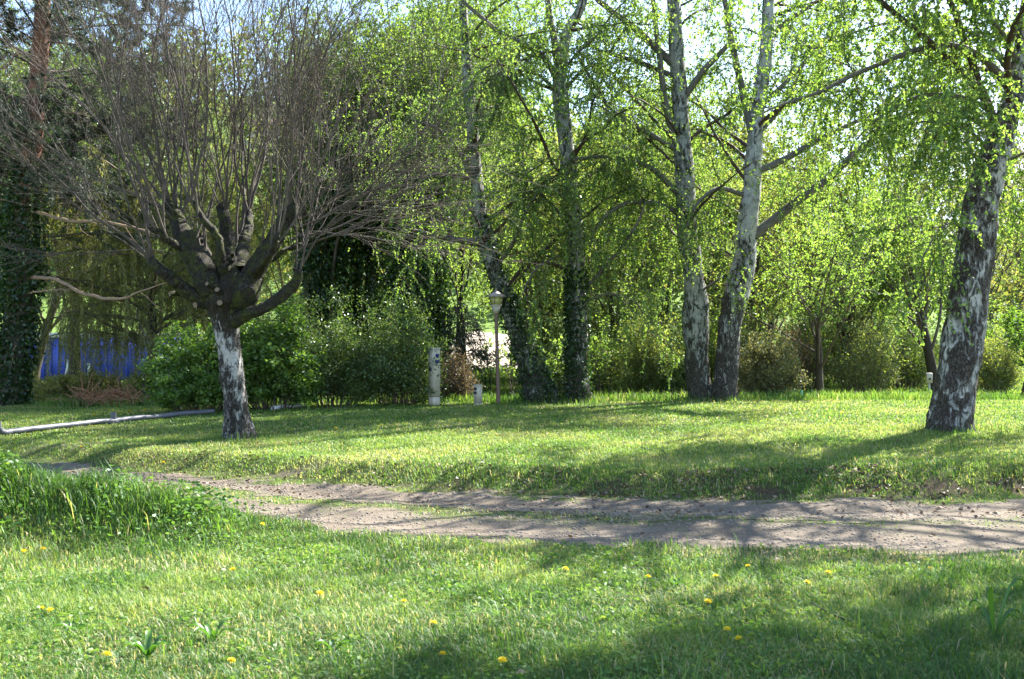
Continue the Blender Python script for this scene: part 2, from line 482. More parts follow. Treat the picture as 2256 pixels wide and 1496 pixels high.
M_BARE = plain('bare_branch', (.24, .165, .105), .75, 10, .3)
M_LIMBBARK = plain('birch_limb_bark', (.125, .112, .095), .85, 14, .65, .6, stretch=(1, 1, .6))
M_POLLIMB = bark('pollard_limb_bark', (.17, .165, .14), (.09, .085, .07), (.017, .013, .010), 1.6, 4, .64, .64, moss=.7, plate=1.6, lent=.2)
M_POLLARD = bark('pollard_trunk_bark', (.43, .41, .385), (.27, .26, .24), (.02, .015, .012), .0, 1.6, .555, .525, plate=1.25, lent=1.0, top_dark=(.020, .016, .011), tdz=1.66)
M_BIRCH1 = bark('birch_bark', (.44, .43, .40), (.22, .22, .20), (.03, .025, .02), 0, 4.0, .62, .47, plate=1.0, lent=1.1)
M_BIRCH2 = bark('grey_birch_bark', (.34, .34, .31), (.15, .16, .13), (.03, .026, .02), 0, 2.0, .60, .50, plate=1.2, lent=.6)
M_BIRCH3 = bark('rough_birch_bark', (.50, .48, .46), (.24, .235, .22), (.034, .025, .02), 0, 3.6, .575, .54, plate=.9, lent=.4)

# ------------------------------------------------------------------ ground
def axis(lo, hi, dlo, dhi, fine, growf=1.12):
    a = list(np.arange(dlo, dhi, fine)); s = fine; x = a[-1]
    while x < hi: s *= growf; x += s; a.append(x)
    s = fine; x = dlo; b = []
    while x > lo: s *= growf; x -= s; b.append(x)
    return np.array(b[::-1] + a)


gx = axis(-420, 420, -12, 12, .11); gy = axis(-40, 620, 3.5, 26, .09)
X, Y = np.meshgrid(gx, gy)
Z = gz(X, Y)
V = np.stack([X, Y, Z], -1).reshape(-1, 3)
nx, ny = len(gx), len(gy)
ii = (np.arange(ny - 1)[:, None] * nx + np.arange(nx - 1)[None]).reshape(-1)
Q = np.stack([ii, ii + 1, ii + 1 + nx, ii + nx], -1)
DM = dirtmask(X, Y, False).ravel()
g = build('ground', V, Q, M_GROUND, smooth=True, attr={'dirt': DM, 'soil': soilmask(X, Y).ravel(), 'field': sst((Y - 31) / 8).ravel()})
tag(g, 'grassy ground with a mown lawn and a low bank', kind='structure')
# the dirt track: its own sheet just above the ground, ragged edge
tx = np.arange(-14, 9.5, .045)
n_ = 74
vv = np.linspace(-.16, 1.16, n_)
TX, TV = np.meshgrid(tx, vv)
TY = np.interp(TX, *NEAR) * (1 - TV) + np.interp(TX, *FAR) * TV
TD = dirtmask(TX, TY, False)
V = np.stack([TX, TY, gz(TX, TY) + .005], -1).reshape(-1, 3)
ii = (np.arange(n_ - 1)[:, None] * len(tx) + np.arange(len(tx) - 1)[None]).reshape(-1)
Q = np.stack([ii, ii + 1, ii + 1 + len(tx), ii + len(tx)], -1)
Q = Q[TD.ravel()[Q].mean(1) > .5]
used, inv = np.unique(Q, return_inverse=True)
g = build('dirt_track', V[used], inv.reshape(-1, 4), M_GROUND, smooth=True, attr={'dirt': TD.ravel()[used]})
tag(g, 'pale dirt track with two wheel ruts curving away', kind='structure')

# ------------------------------------------------------------------ grass
def blades(n, region, h, w, lean=.45, tint=(.1, .6), dry=.12, seed=0, two=True, dens=None, hj=.45, cl_=.9):
    x0, x1, y0, y1 = region
    k = int(n * 1.0)
    x = x0 + (x1 - x0) * rng.random(k); y = y0 + (y1 - y0) * rng.random(k)
    keep = np.abs(x) < .53 * y + .9
    keep &= rng.random(k) > dirtmask(x, y) * 1.02 - .015
    if dens is not None: keep &= rng.random(k) < dens(x, y)
    x, y = x[keep], y[keep]; n = len(x)
    cl = fbm(x * 1.1, y * 1.1, 61 + seed, 3); cl2 = fbm(x * 4.5, y * 4.5, 71 + seed, 2)
    hh = (h(x, y) if callable(h) else h) * (1 + hj * rng.normal(size=n)).clip(.35, 2.2) * (1 - cl_ * .5 + cl_ * cl2)
    ww = w * (.7 + .6 * rng.random(n))
    th = rng.random(n) * 2 * np.pi
    f = np.stack([np.cos(th), np.sin(th), np.zeros(n)], 1); s = np.stack([-f[:, 1], f[:, 0], np.zeros(n)], 1)
    ln = (lean * (.3 + 1.2 * rng.random(n)))[:, None]
    b = np.stack([x, y, gz(x, y) - .004], 1)
    up = np.array([0, 0, 1.0]); H = hh[:, None]; S = s * ww[:, None] * .5
    mid = b + up * H * .62 + f * H * ln * .35; tip = b + up * H * (1 - ln * .25).clip(.3, 1) + f * H * ln
    V = np.stack([b - S, b + S, mid + S * .75, mid - S * .75, tip], 1)
    tn = tint[0] + (tint[1] - tint[0]) * np.clip(1.5 * (cl - .5) + .5 + .7 * (rng.random(n) - .5), 0, 1)
    pd = dry * np.clip((fbm(x * .7, y * 1.2, 91 + seed, 3) - .35) * 4, .15, 2.2)
    tn = np.where(rng.random(n) < pd, .76 + .24 * rng.random(n), tn)
    i = np.arange(n)[:, None] * 5
    q = i + np.array([[0, 1, 2, 3]]); t = i + np.array([[3, 2, 4]])
    return V.reshape(-1, 3), q, t, tn


fg = lambda x, y: sst((np.interp(x, *NEAR) - y + .25) / .3)
Gm = Geo()
for args in (dict(n=230000, region=(-4.6, 4.6, 4.3, 7.2), h=.044, w=.0046, lean=.95, tint=(.02, .76), dry=.23, dens=fg),
             dict(n=150000, region=(-6.6, 5.6, 7.2, 10.6), h=.046, w=.0056, lean=.9, tint=(.02, .72), dry=.22, dens=fg),
             dict(n=9000, region=(-4, 4, 4.3, 8.4), h=.10, w=.007, lean=.8, tint=(.2, .6), dry=.08, seed=4, dens=lambda x, y: fg(x, y) * sst((fbm(x * 1.3, y * 1.3, 77) - .5) * 5)),
             dict(n=36000, region=(1.2, 5, 4.6, 7.4), h=.07, w=.006, lean=.8, tint=(.0, .45), dry=.06, seed=6, dens=lambda x, y: fg(x, y) * sst((x - 1.3 - (y - 5) * .35 + 1.2 * (fbm(x, y, 15) - .5)) / 1.2)),
             ):
    v, q, t, tn = blades(**args); Gm.add(v, q, t, tn, tn)
v, q, t, tn = blades(n=120000, region=(-9, 7, 7.5, 14), h=.028, w=.0085, lean=.9, tint=(.1, .6), dry=.25, seed=9,
                     dens=lambda x, y: (1 - fg(x, y)) * (y < np.interp(x, *FAR) + .1) * (1.1 - dirtmask(x, y)))
Gm.add(v, q, t, tn, tn)
v, q, t, tn = blades(n=110000, region=(-.5, 6, 6.6, 9), h=.02, w=.006, lean=1.3, tint=(.8, 1), dry=.1, seed=12,
                     dens=lambda x, y: np.interp(x, [-.3, 1.2, 3], [.1, .7, 1]) * np.exp(-((np.interp(x, *NEAR) - y - .25) / .38) ** 2) * 1.0)
Gm.add(v, q, t, tn, tn)
# broad little weed leaves (clover, plantain) between the blades
n = 48000
x = -5 + 10 * rng.random(n); y = 4.3 + 5 * rng.random(n)
k = (np.abs(x) < .52 * y + .5) & (y < np.interp(x, *NEAR)) & (rng.random(n) < sst((fbm(x * 1.7, y * 1.7, 55) - .42) * 4)) & (dirtmask(x, y) < .4)
x, y = x[k], y[k]; n = len(x)
a = rng.random(n) * 6.283
c = np.stack([x, y, gz(x, y) + .012 + .035 * rng.random(n)], 1)
v, q = leaves(c, np.stack([np.cos(a), np.sin(a), .35 * rng.random(n)], 1), .022 + .022 * rng.random(n), .012 + .012 * rng.random(n), .1)
Gm.add(v, q, tq=.15 + .5 * rng.random(n))
o = Gm.build('meadow_grass', M_GRASS); tag(o, 'short rough grass and weeds in the foreground', kind='stuff')

lf = lambda x, y: sst((y - np.interp(x, *FAR) - .02) / .25)
Gl = Geo()
for args in (dict(n=260000, region=(-8.5, 8.5, 10.6, 16.5), h=.033, cl_=.4, w=.009, lean=.9, tint=(.3, .8), dry=.16, seed=20, dens=lf),
             dict(n=220000, region=(-13.5, 13.5, 16.5, 25.5), h=.034, cl_=.3, w=.014, lean=.9, tint=(.3, .8), dry=.16, seed=20),
             dict(n=90000, region=(-16, 20, 25.5, 36), h=.06, w=.03, lean=.6, tint=(.25, .7), dry=.08, seed=22),
             dict(n=60000, region=(-4, 34, 36, 66), h=.13, cl_=.6, w=.06, lean=.7, tint=(.2, .72), dry=.08, seed=23),
             dict(n=26000, region=(-6, 8.5, 10.4, 12.6), h=.065, w=.009, lean=.8, tint=(.05, .5), dry=.08, seed=24, dens=lambda x, y: lf(x, y) * sst(1 - (y - np.interp(x, *FAR)) / 1.5)),
             ):
    v, q, t, tn = blades(**args); Gl.add(v, q, t, tn, tn)
o = Gl.build('lawn_grass', M_GRASS); tag(o, 'mown sunlit lawn between the track and the birches', kind='stuff')

Gt = Geo()
md = lambda x, y: np.clip(1.2 * np.exp(-((x + 5.2) / 1.6) ** 2 - ((y - 9.1) / .85) ** 2) + .6 * np.exp(-((x + 3.2) / 1.0) ** 2 - ((y - 8.8) / .4) ** 2), 0, 1)
ed = lambda x, y: np.exp(-((y - 24.2 - .5 * (fbm(x * .5, y * 0 + 3, 6) - .5)) / .45) ** 2)
tf = lambda x, y: sum(.9 * np.exp(-(((x - a) / r) ** 2 + ((y - b) / (r * .7)) ** 2)) for a, b, r in ((6.75, 15.75, .75), (-4.2, 15.7, .35), (1.55, 23.6, 1.0), (4.4, 23.7, .9), (5.0, 23.7, .8)))
for args in (dict(n=60000, region=(-7.2, -1.2, 7.8, 10.8), h=lambda x, y: .07 + .08 * md(x, y), w=.0075, lean=.9, tint=(.0, .42), dry=.05, seed=30, dens=md),  # mound blades tinted darker to deepen the shade there
             dict(n=4500, region=(-7.2, -1.6, 7.8, 10.2), h=lambda x, y: .10 + .12 * md(x, y), w=.009, lean=.55, tint=(.25, .62), dry=.06, seed=31, dens=lambda x, y: md(x, y) * sst((fbm(x * 2, y * 2, 35) - .42) * 5)),
             dict(n=60000, region=(-11, 12, 23.3, 25.2), h=.15, w=.014, lean=.5, tint=(.2, .62), dry=.08, seed=32, dens=ed),
             dict(n=60000, region=(-6, 9, 14.8, 24.4), h=.11, w=.012, lean=.6, tint=(.15, .6), dry=.1, seed=33, dens=tf),
             ):
    v, q, t, tn = blades(**args); Gt.add(v, q, t, tn, tn)
# broad leaves of the weeds on the mound (nettle, clover)
n = 34000
x = -7 + 5.5 * rng.random(n); y = 8 + 2.2 * rng.random(n)
k = rng.random(n) < md(x, y) * sst((fbm(x * 1.5, y * 1.5, 58) - .38) * 4); x, y = x[k], y[k]; n = len(x)
a = rng.random(n) * 6.283
c = np.stack([x, y, gz(x, y) + .03 + .2 * rng.random(n)], 1)
v, q = leaves(c, np.stack([np.cos(a), np.sin(a), -.3 + .6 * rng.random(n)], 1), .035 + .03 * rng.random(n), .018 + .018 * rng.random(n), .12)
Gt.add(v, q, tq=.05 + .45 * rng.random(n))
o = Gt.build('tall_grass', M_GRASS); tag(o, 'long tufted grass on the shaded mound and around the trees', kind='stuff')

# small stones on the track
n = 20000
x = -7 + 13.5 * rng.random(n); y = np.interp(x, *NEAR) + (np.interp(x, *FAR) - np.interp(x, *NEAR)) * rng.random(n)
k = (dirtmask(x, y, False) > .4) & (rng.random(n) < .25 + sst((fbm(x * 2, y * 4, 29) - .4) * 4)); x, y = x[k], y[k]; n = len(x)
oc = np.array([[1, 0, 0], [0, 1, 0], [-1, 0, 0], [0, -1, 0], [0, 0, 1], [0, 0, -1]], float)
sz_ = (.004 + .013 * rng.random(n) ** 2.4)[:, None, None] * (.6 + .8 * rng.random((n, 6, 1))) * np.array([1.3, 1, .7])
V_ = np.stack([x, y, gz(x, y) + .006], 1)[:, None] + oc[None] * sz_
T_ = np.array([[0, 1, 4], [1, 2, 4], [2, 3, 4], [3, 0, 4], [1, 0, 5], [2, 1, 5], [3, 2, 5], [0, 3, 5]])
o = build('pebbles', V_.reshape(-1, 3), (np.arange(n)[:, None, None] * 6 + T_).reshape(-1, 3), plain('track_stone', (.19, .16, .13), .9, 3, .5))
tag(o, 'small stones and grit strewn over the dirt track', kind='stuff')
# dead leaves on the bank
n = 6500
x = -5 + 12 * rng.random(n); y = np.interp(x, *FAR) + .75 - 1.9 * rng.random(n) ** 1.4
k = rng.random(n) < sst((fbm(x * 2, y * 3, 19) - .35) * 4) * np.where(y > np.interp(x, *FAR), np.interp(x, [-1, 1], [.25, 1]), .3); x, y = x[k], y[k]; n = len(x); a = rng.random(n) * 6.283
n_l = 1400; xl = -9 + 17 * rng.random(n_l); yl = 5 + 18 * rng.random(n_l); al = rng.random(n_l) * 6.283
x = np.r_[x, xl]; y = np.r_[y, yl]; a = np.r_[a, al]; n = len(x)
c = np.stack([x, y, gz(x, y) + .014], 1)
v, q = leaves(c, np.stack([np.cos(a), np.sin(a), .3 * rng.normal(size=n)], 1), .035 + .03 * rng.random(n), .02 + .02 * rng.random(n), .15)
o = build('leaf_litter', v, q, M_LITTER, tint=rng.random(n)); tag(o, 'dead brown leaves along the bank above the track', kind='stuff')

# ------------------------------------------------------------------ trees
def crown_from(P3, per, L, Wd, droop=.7, tint=None, t0=.1):
    """leaves strung along twig polylines"""
    N, K, _ = P3.shape
    n = int(N * per)
    c, T, i, t = spawn(P3, n, t0, 1.0, w=rng.random(N) ** 1.1 + .03)
    d = nrm(rng.normal(size=(n, 3)) + T * .4 + np.array([0, 0, -droop]))
    l = L * (.45 + .95 * rng.random(n))
    v, q = leaves(c, d, l, l * Wd)
    base = rng.random(N)[i]
    return v, q, np.clip(.45 * base + .55 * rng.random(n), 0, 1)


def birch(name_label, trunk, d, limbs, mat, leafy=1.0, twigs=1500, ivy=None, auto=22, zlo=2.2, leaf=.044, reach=3.6, seed=1, group=None, limb_twigs=2.4, keep=None):
    tp = trace(trunk, d)
    b = onground(tp[0][0], tp[0][1]); tp[0] = (b[0], b[1], min(b[2], tp[0][2]) - .06, tp[0][3])
    root = thing('birch_tree', b, name_label, 'tree', group)
    g = Geo()
    P, R = cat(tp, 110)
    v, q = tubes(P, R, 24, .34, seed); g.add(v, q)
    g.build('trunk', mat, root, smooth=True)
    gl = Geo(); gm = Geo(); L1 = []; wts = []
    for lb in limbs:
        lp, lr = cat(trace(lb, d), 22)
        lp = lp + np.cumsum(rng.normal(size=lp.shape) * .012, 0) * np.linspace(0, 1, 22)[:, None]
        v, q = tubes(lp, lr, 10, .25, seed + 3); gm.add(v, q)
        L1.append(lp); wts.append(limb_twigs)
    # further limbs off the upper trunk, out of the photo's reach mostly
    hi = P[P[:, 2] > zlo]
    pos, T, _, tt = spawn(hi[None], auto, .05, .97)
    ln = reach * (1.15 - .7 * tt) * (.7 + .5 * rng.random(auto))
    dirs = side(T, np.radians(48 + 22 * rng.random(auto)))
    pa = grow(pos, dirs, ln, 21, .07, (0, 0, -.03))
    ra = (.012 + .010 * ln)[:, None] * np.linspace(1, .25, 22)[None]
    v, q = tubes(pa, ra, 6); gl.add(v, q)
    A = np.concatenate([np.array(L1), pa]) if L1 else pa
    w = np.linalg.norm(np.diff(A, axis=1), axis=2).sum(1) * np.concatenate([wts, np.ones(auto)])
    n2 = int(twigs * .12)
    pos, T, _, tt = spawn(A, n2, .15, 1.0, w)
    l2 = .5 + 1.1 * rng.random(n2)
    p2 = grow(pos, side(T, np.radians(35 + 35 * rng.random(n2))), l2, 9, .14, (0, 0, -.10))
    if keep is None: keep = lambda p: (p[:, 2] < 10.2) | (rng.random(len(p)) < .3)
    mid_ = p2[:, 4]; ti = np.abs(mid_[:, 2][:, None] - P[None, :, 2]).argmin(1)
    clear = (mid_[:, 1] < P[ti, 1] - .02) & (np.abs(mid_[:, 0] - P[ti, 0]) < R[ti] + .28) & (rng.random(n2) < .8) & (mid_[:, 2] < (4.4 if seed == 1 else 99))
    clear |= (np.abs(mid_[:, 0] + .35) < .6) & (mid_[:, 1] < 23.8) & (mid_[:, 1] > 21) & (mid_[:, 2] < 4.2)
    p2 = p2[~clear]; l2 = l2[~clear]
    if keep is not None:
        kk = keep(p2[:, 4]); p2 = p2[kk]; l2 = l2[kk]
    v, q = tubes(p2, (.004 + .004 * l2)[:, None] * np.linspace(1, .35, 10)[None], 4); gl.add(v, q)
    gm.build('limbs', M_LIMBBARK, root, smooth=True)
    gl.build('branches', M_BTWIG, root, smooth=True)
    # hanging twigs
    n3 = twigs
    pos, T, _, tt = spawn(p2, n3, .1, 1.0)
    l3 = .35 + .95 * rng.random(n3) ** 1.4
    p3 = grow(pos, side(T, np.radians(30 + 50 * rng.random(n3))), l3, 8, .12, (0, 0, -.55))
    v, q = tubes(p3, np.full((n3, 9), .0026) * np.linspace(1.2, .6, 9)[None], 3)
    build('twigs', v, q, M_BTWIG, root, tint=None)
    v, q, t = crown_from(p3, 27 * leafy, leaf, .8)
    v2, q2, t2 = crown_from(p2, 8 * leafy, leaf, .8)
    gc = Geo().add(v, q, tq=t).add(v2, q2, tq=t2)
    gc.build('crown', M_BIRCHLEAF, root)
    if ivy:
        gi = Geo()
        for (py0, py1, n, off, rad) in ivy:
            k = (P[:, 2] < W(0, py1, d)[2]) & (P[:, 2] > W(0, py0, d)[2])
            pk, rk = P[k], R[k]
            i = rng.integers(0, len(pk), n)
            a = rng.random(n) * 6.283
            a = np.where(rng.random(n) < .5, off + rng.normal(size=n) * .9, a)
            out = np.stack([np.cos(a), np.sin(a), np.zeros(n)], 1)
            c = pk[i] + out * (rk[i] * .9 + rad * rng.random(n) ** 2)[:, None] + rng.normal(size=(n, 3)) * .03
            v, q = leaves(c, nrm(out * .6 + np.array([0, 0, -.8]) + rng.normal(size=(n, 3)) * .4), .05 + .03 * rng.random(n), .05, .1)
            gi.add(v, q, tq=np.clip(.35 + .3 * rng.normal(size=n), 0, 1))
        gi.build('ivy', M_IVY, root)
    return root


BG = 'birches along the far edge of the lawn'
birch('leaning birch with ivy-clad lower trunk just beside the lamp post',
      [(1196, 890, 76), (1178, 830, 60), (1152, 760, 46), (1126, 690, 40), (1103, 630, 36), (1085, 580, 36), (1070, 530, 42), (1058, 480, 32), (1050, 400, 29), (1042, 300, 26), (1030, 150, 22), (1020, 0, 18), (1010, -200, 12), (1000, -420, 5)],
      23.8, [[(1068, 535, 22), (1020, 530, 15, -.3), (960, 518, 11, -.5), (925, 510, 7, -.7), (880, 500, 3, -.9)],
             [(1090, 590, 10), (1130, 540, 8, -.4), (1160, 470, 7, -.8), (1190, 420, 4, -1.0)],
             [(1052, 420, 12), (1010, 330, 9, -.5), (960, 280, 7, -.9), (900, 260, 4, -1.2)],
             [(1045, 340, 12), (1090, 250, 9, -.5), (1110, 170, 7, -.8), (1150, 110, 4, -1.0)]],
      M_BIRCH2, twigs=2300, auto=18, ivy=[(890, 640, 5600, -.2, .15), (690, 470, 1800, -.2, .07)], seed=1, group=BG, leafy=1.05)
birch('straight birch with ivy up its lower trunk, right of the leaning birch',
      [(1275, 892, 62), (1273, 830, 48), (1272, 700, 43), (1270, 600, 41), (1265, 500, 40), (1255, 400, 37), (1248, 330, 35), (1240, 260, 34), (1233, 190, 32), (1238, 130, 26), (1252, 70, 22), (1285, 0, 19), (1310, -150, 13), (1330, -400, 5)],
      23.9, [[(1234, 195, 18), (1215, 150, 15, -.2), (1180, 110, 13, -.4), (1110, 70, 11, -.7), (1050, 20, 9, -.9), (1000, -30, 6, -1)],
             [(1233, 180, 18), (1222, 90, 16), (1208, 0, 13, .2), (1195, -200, 7, .3)],
             [(1288, 640, 9), (1330, 590, 8, -.4), (1370, 545, 7, -.7), (1400, 500, 6, -.9), (1425, 440, 3, -1)],
             [(1290, 665, 7), (1335, 648, 6, -.3), (1380, 655, 5, -.5), (1410, 680, 4, -.6), (1425, 730, 2, -.6)],
             [(1246, 480, 8), (1205, 440, 7, -.4), (1170, 390, 6, -.7), (1150, 340, 3, -.9)],
             [(1240, 215, 9), (1190, 170, 8, -.5), (1140, 160, 6, -.8), (1080, 175, 3, -1.0)],
             [(1242, 200, 9), (1290, 150, 8, .3), (1330, 130, 6, .4), (1380, 60, 4, .5)],
             [(1252, 560, 7), (1215, 570, 5, -.6), (1170, 600, 4, -1), (1140, 660, 2, -1.2)]],
      M_BIRCH1, twigs=2100, auto=20, ivy=[(892, 590, 6200, 3.5, .09), (640, 420, 1200, 3.5, .05)], seed=2, group=BG, leafy=1.1)
birch('grey-barked birch with knobbly trunk, left of the close pair at the lawn edge',
      [(1548, 892, 62), (1540, 840, 54), (1533, 760, 50), (1533, 690, 56), (1531, 640, 50), (1524, 580, 50), (1515, 520, 44), (1510, 440, 43), (1505, 350, 39), (1500, 250, 35), (1493, 150, 33), (1488, 60, 30), (1482, -30, 28), (1476, -250, 18), (1470, -480, 6)],
      23.9, [[(1496, 470, 16), (1440, 448, 13, -.3), (1392, 445, 11, -.5), (1350, 462, 9, -.6), (1315, 500, 6, -.7), (1290, 550, 3, -.7)],
             [(1492, 425, 14), (1435, 372, 12, -.3), (1385, 358, 10, -.5), (1330, 352, 8, -.7), (1265, 362, 5, -.9)],
             [(1490, 330, 14), (1440, 300, 12, -.2), (1390, 272, 11, -.4), (1345, 235, 9, -.5), (1300, 165, 7, -.6), (1270, 120, 4, -.7)],
             [(1488, 170, 14), (1440, 150, 12, .2), (1380, 128, 10, .4), (1320, 112, 8, .5), (1285, 92, 4, .6)],
             [(1482, 140, 20), (1430, 92, 17, .2), (1380, 50, 15, .3), (1315, 5, 12, .4), (1270, -50, 8, .5)],
             [(1492, 330, 15), (1466, 230, 14, -.1), (1456, 130, 13, -.2), (1450, 60, 12, -.2), (1440, -40, 9, -.2)],
             [(1508, 215, 16), (1548, 158, 14, -.2), (1600, 112, 11, -.4), (1620, 95, 9, -.5)],
             [(1545, 640, 6), (1580, 620, 5, -.5), (1600, 590, 3, -.8)]],
      M_BIRCH2, twigs=2300, auto=20, seed=3, group=BG, leafy=1.0)
birch('birch with pale peeling bark, bent at a knee, right of the close pair',
      [(1596, 894, 60), (1599, 840, 52), (1604, 760, 49), (1610, 700, 46), (1624, 640, 56), (1640, 580, 50), (1642, 530, 46), (1650, 460, 41), (1658, 400, 37), (1662, 330, 35), (1668, 250, 31), (1684, 150, 29), (1690, 80, 27), (1693, 0, 24), (1700, -200, 15), (1712, -430, 5)],
      23.7, [[(1660, 520, 24), (1700, 488, 21), (1760, 440, 19, -.1), (1830, 390, 17, -.2), (1890, 335, 14, -.3), (1960, 280, 10, -.4), (2050, 200, 5, -.5)],
             [(1666, 378, 17), (1720, 355, 15, .1), (1800, 310, 12, .2), (1880, 270, 9, .3), (1950, 235, 5, .4)],
             [(1655, 290, 17), (1636, 200, 16, .1), (1616, 100, 14, .2), (1604, 30, 13, .2), (1598, -90, 9, .3)],
             [(1646, 432, 11), (1590, 416, 10, -.2), (1556, 430, 9, -.4), (1528, 460, 6, -.5), (1510, 500, 3, -.6)],
             [(1680, 230, 11), (1740, 170, 9, -.3), (1800, 100, 8, -.6), (1860, 40, 5, -.8)],
             [(1668, 300, 9), (1720, 240, 8, .5), (1760, 170, 6, .9), (1790, 90, 4, 1.1)],
             [(1690, 90, 12), (1740, 40, 10, .2), (1800, 0, 8, .4), (1850, -60, 5, .5)]],
      M_BIRCH1, twigs=2500, auto=20, seed=4, group=BG, leafy=1.0)
birch('big leaning birch with rough dark bark and white streaks, right of the lawn',
      [(2086, 966, 128), (2092, 935, 102), (2100, 880, 88), (2112, 800, 84), (2125, 720, 84), (2138, 640, 82), (2148, 560, 82), (2156, 500, 80), (2166, 430, 74), (2185, 360, 64), (2205, 300, 56), (2225, 240, 48), (2240, 180, 42), (2256, 90, 36), (2272, -50, 26), (2290, -220, 15), (2300, -420, 8), (2306, -560, 3)],
      15.9, [[(2230, 205, 22), (2190, 150, 17, -.1), (2130, 106, 15, -.2), (2060, 100, 13, -.3), (1980, 125, 11, -.4), (1890, 160, 10, -.5), (1810, 200, 8, -.6), (1740, 225, 6, -.7), (1685, 248, 3, -.8)],
             [(2212, 270, 13), (2150, 225, 11, .3), (2080, 205, 9, .5), (2000, 215, 7, .7), (1930, 260, 5, .8), (1880, 320, 3, .8)],
             [(2180, 330, 8), (2140, 295, 7, -.4), (2090, 278, 6, -.7), (2030, 262, 4, -.9)],
             [(2115, 500, 6), (2100, 490, 5, -.3), (2080, 505, 4, -.5), (2062, 545, 3, -.6), (2055, 600, 2, -.6)],
             [(2195, 370, 9), (2235, 350, 7, -.2), (2290, 330, 5, -.4)],
             [(2246, 140, 16), (2190, 50, 13, -.4), (2110, -10, 11, -.8), (2020, -40, 8, -1.1), (1940, -30, 5, -1.3)],
             [(2240, 180, 14), (2170, 90, 11, .8), (2090, 50, 9, 1.3), (2000, 40, 7, 1.7), (1900, 60, 5, 2.0), (1830, 100, 3, 2.2)],
             [(2160, 430, 7), (2200, 400, 6, .8), (2220, 420, 5, 1.2), (2235, 480, 3, 1.4)]],
      M_BIRCH3, twigs=3500, auto=34, zlo=4.4, leaf=.047, reach=4.8, seed=5, leafy=1.0, limb_twigs=2.6, keep=lambda p: (p[:, 2] < 8.4) | (p[:, 0] > 10.2))

birch('unseen birch added beyond the right border to shade the foreground grass', [(2900, 1010, 90), (2905, 800, 62), (2910, 400, 50), (2900, 0, 40), (2890, -500, 24), (2885, -1000, 8)], 13.8,
      [[(2904, 300, 18), (2800, 100, 14), (2720, -60, 9, .3), (2660, -150, 4, .5)], [(2902, 100, 18), (2780, -120, 14), (2680, -260, 9, -.3), (2600, -330, 4, -.5)]],
      M_BIRCH1, twigs=3600, auto=34, zlo=6.5, leaf=.055, reach=3.6, seed=6, keep=lambda p: (p[:, 2] > 11.0) & (p[:, 2] < 14.5) & (p[:, 1] < 14.4))  # unseen tree added for its shade; crown trimmed to where that shadow falls
# ---- pollard
D = 15.9
tp = trace([(524, 966, 78), (524, 950, 66), (521, 910, 56), (515, 850, 52), (508, 790, 50), (502, 745, 50), (497, 712, 58), (497, 688, 74), (500, 662, 90), (504, 636, 84), (507, 615, 60), (508, 600, 26)], D)
b = onground(tp[0][0], tp[0][1]); tp[0] = (b[0], b[1], b[2] - .06, tp[0][3])
root = thing('pollarded_tree', b, 'pollarded tree with spotted white trunk and bare fanned shoots, left on the lawn', 'tree')
P, R = cat(tp, 140); v, q = tubes(P, R, 40, .36, 8)
build('trunk', v, q, M_POLLARD, root, smooth=True)
LIMB = [[(478, 672, 46), (430, 655, 34, -.1), (385, 628, 30, -.2), (350, 602, 27, -.3), (332, 582, 24, -.3), (330, 570, 12, -.3)],
        [(508, 712, 36), (545, 697, 28, -.2), (585, 683, 27, -.3), (625, 655, 27, -.4), (650, 628, 25, -.4), (662, 604, 22, -.4), (662, 592, 8, -.4)],
        [(488, 692, 56), (468, 640, 70, -.05), (444, 590, 58, -.05), (419, 542, 48, .0), (397, 495, 38, .1), (377, 456, 28, .1), (372, 442, 10, .1)],
        [(500, 620, 40), (484, 560, 24, -.3), (476, 525, 20, -.35), (440, 478, 16, -.4), (415, 440, 13, -.4), (410, 430, 6, -.4)],
        [(508, 670, 66), (514, 620, 60, .0), (508, 560, 38, .2), (500, 500, 30, .25), (496, 450, 26, .3), (495, 436, 10, .3)],
        [(512, 692, 56), (542, 640, 68, -.05), (569, 592, 52, .0), (595, 550, 42, -.05), (622, 500, 38, -.1), (650, 458, 28, -.1), (658, 444, 10, -.1)],
        [(440, 570, 26), (400, 548, 20, -.2), (360, 528, 17, -.4), (332, 508, 14, -.5), (326, 503, 5, -.5)],
        [(470, 610, 30), (455, 570, 22, .5), (448, 535, 20, .7), (446, 522, 8, .7)],
        [(530, 600, 40), (535, 550, 28, .5), (545, 500, 22, .8), (550, 470, 16, 1.0), (551, 462, 6, 1.0)],
        [(505, 640, 60), (500, 590, 40, .6), (520, 550, 28, 1.0), (530, 510, 20, 1.2), (531, 500, 6, 1.2)],
        [(545, 610, 34), (575, 590, 20, -.6), (600, 560, 17, -.9), (612, 535, 14, -1.0), (614, 528, 5, -1.0)],
        [(560, 600, 26), (590, 575, 15, .3), (625, 560, 11, .4), (660, 540, 9, .5), (700, 515, 6, .6)]]
LP = []
for lb in LIMB:
    p, r = cat(trace(lb, D), 26); LP.append(p); p, r = cat(trace(lb, D), 60)
    r = r * .92; p = p + np.cumsum(rng.normal(size=p.shape) * .006, 0)
    v, q = tubes(p, r, 20, .40, len(LP) + 20)
    build('limb', v, q, M_POLLIMB, root, smooth=True)
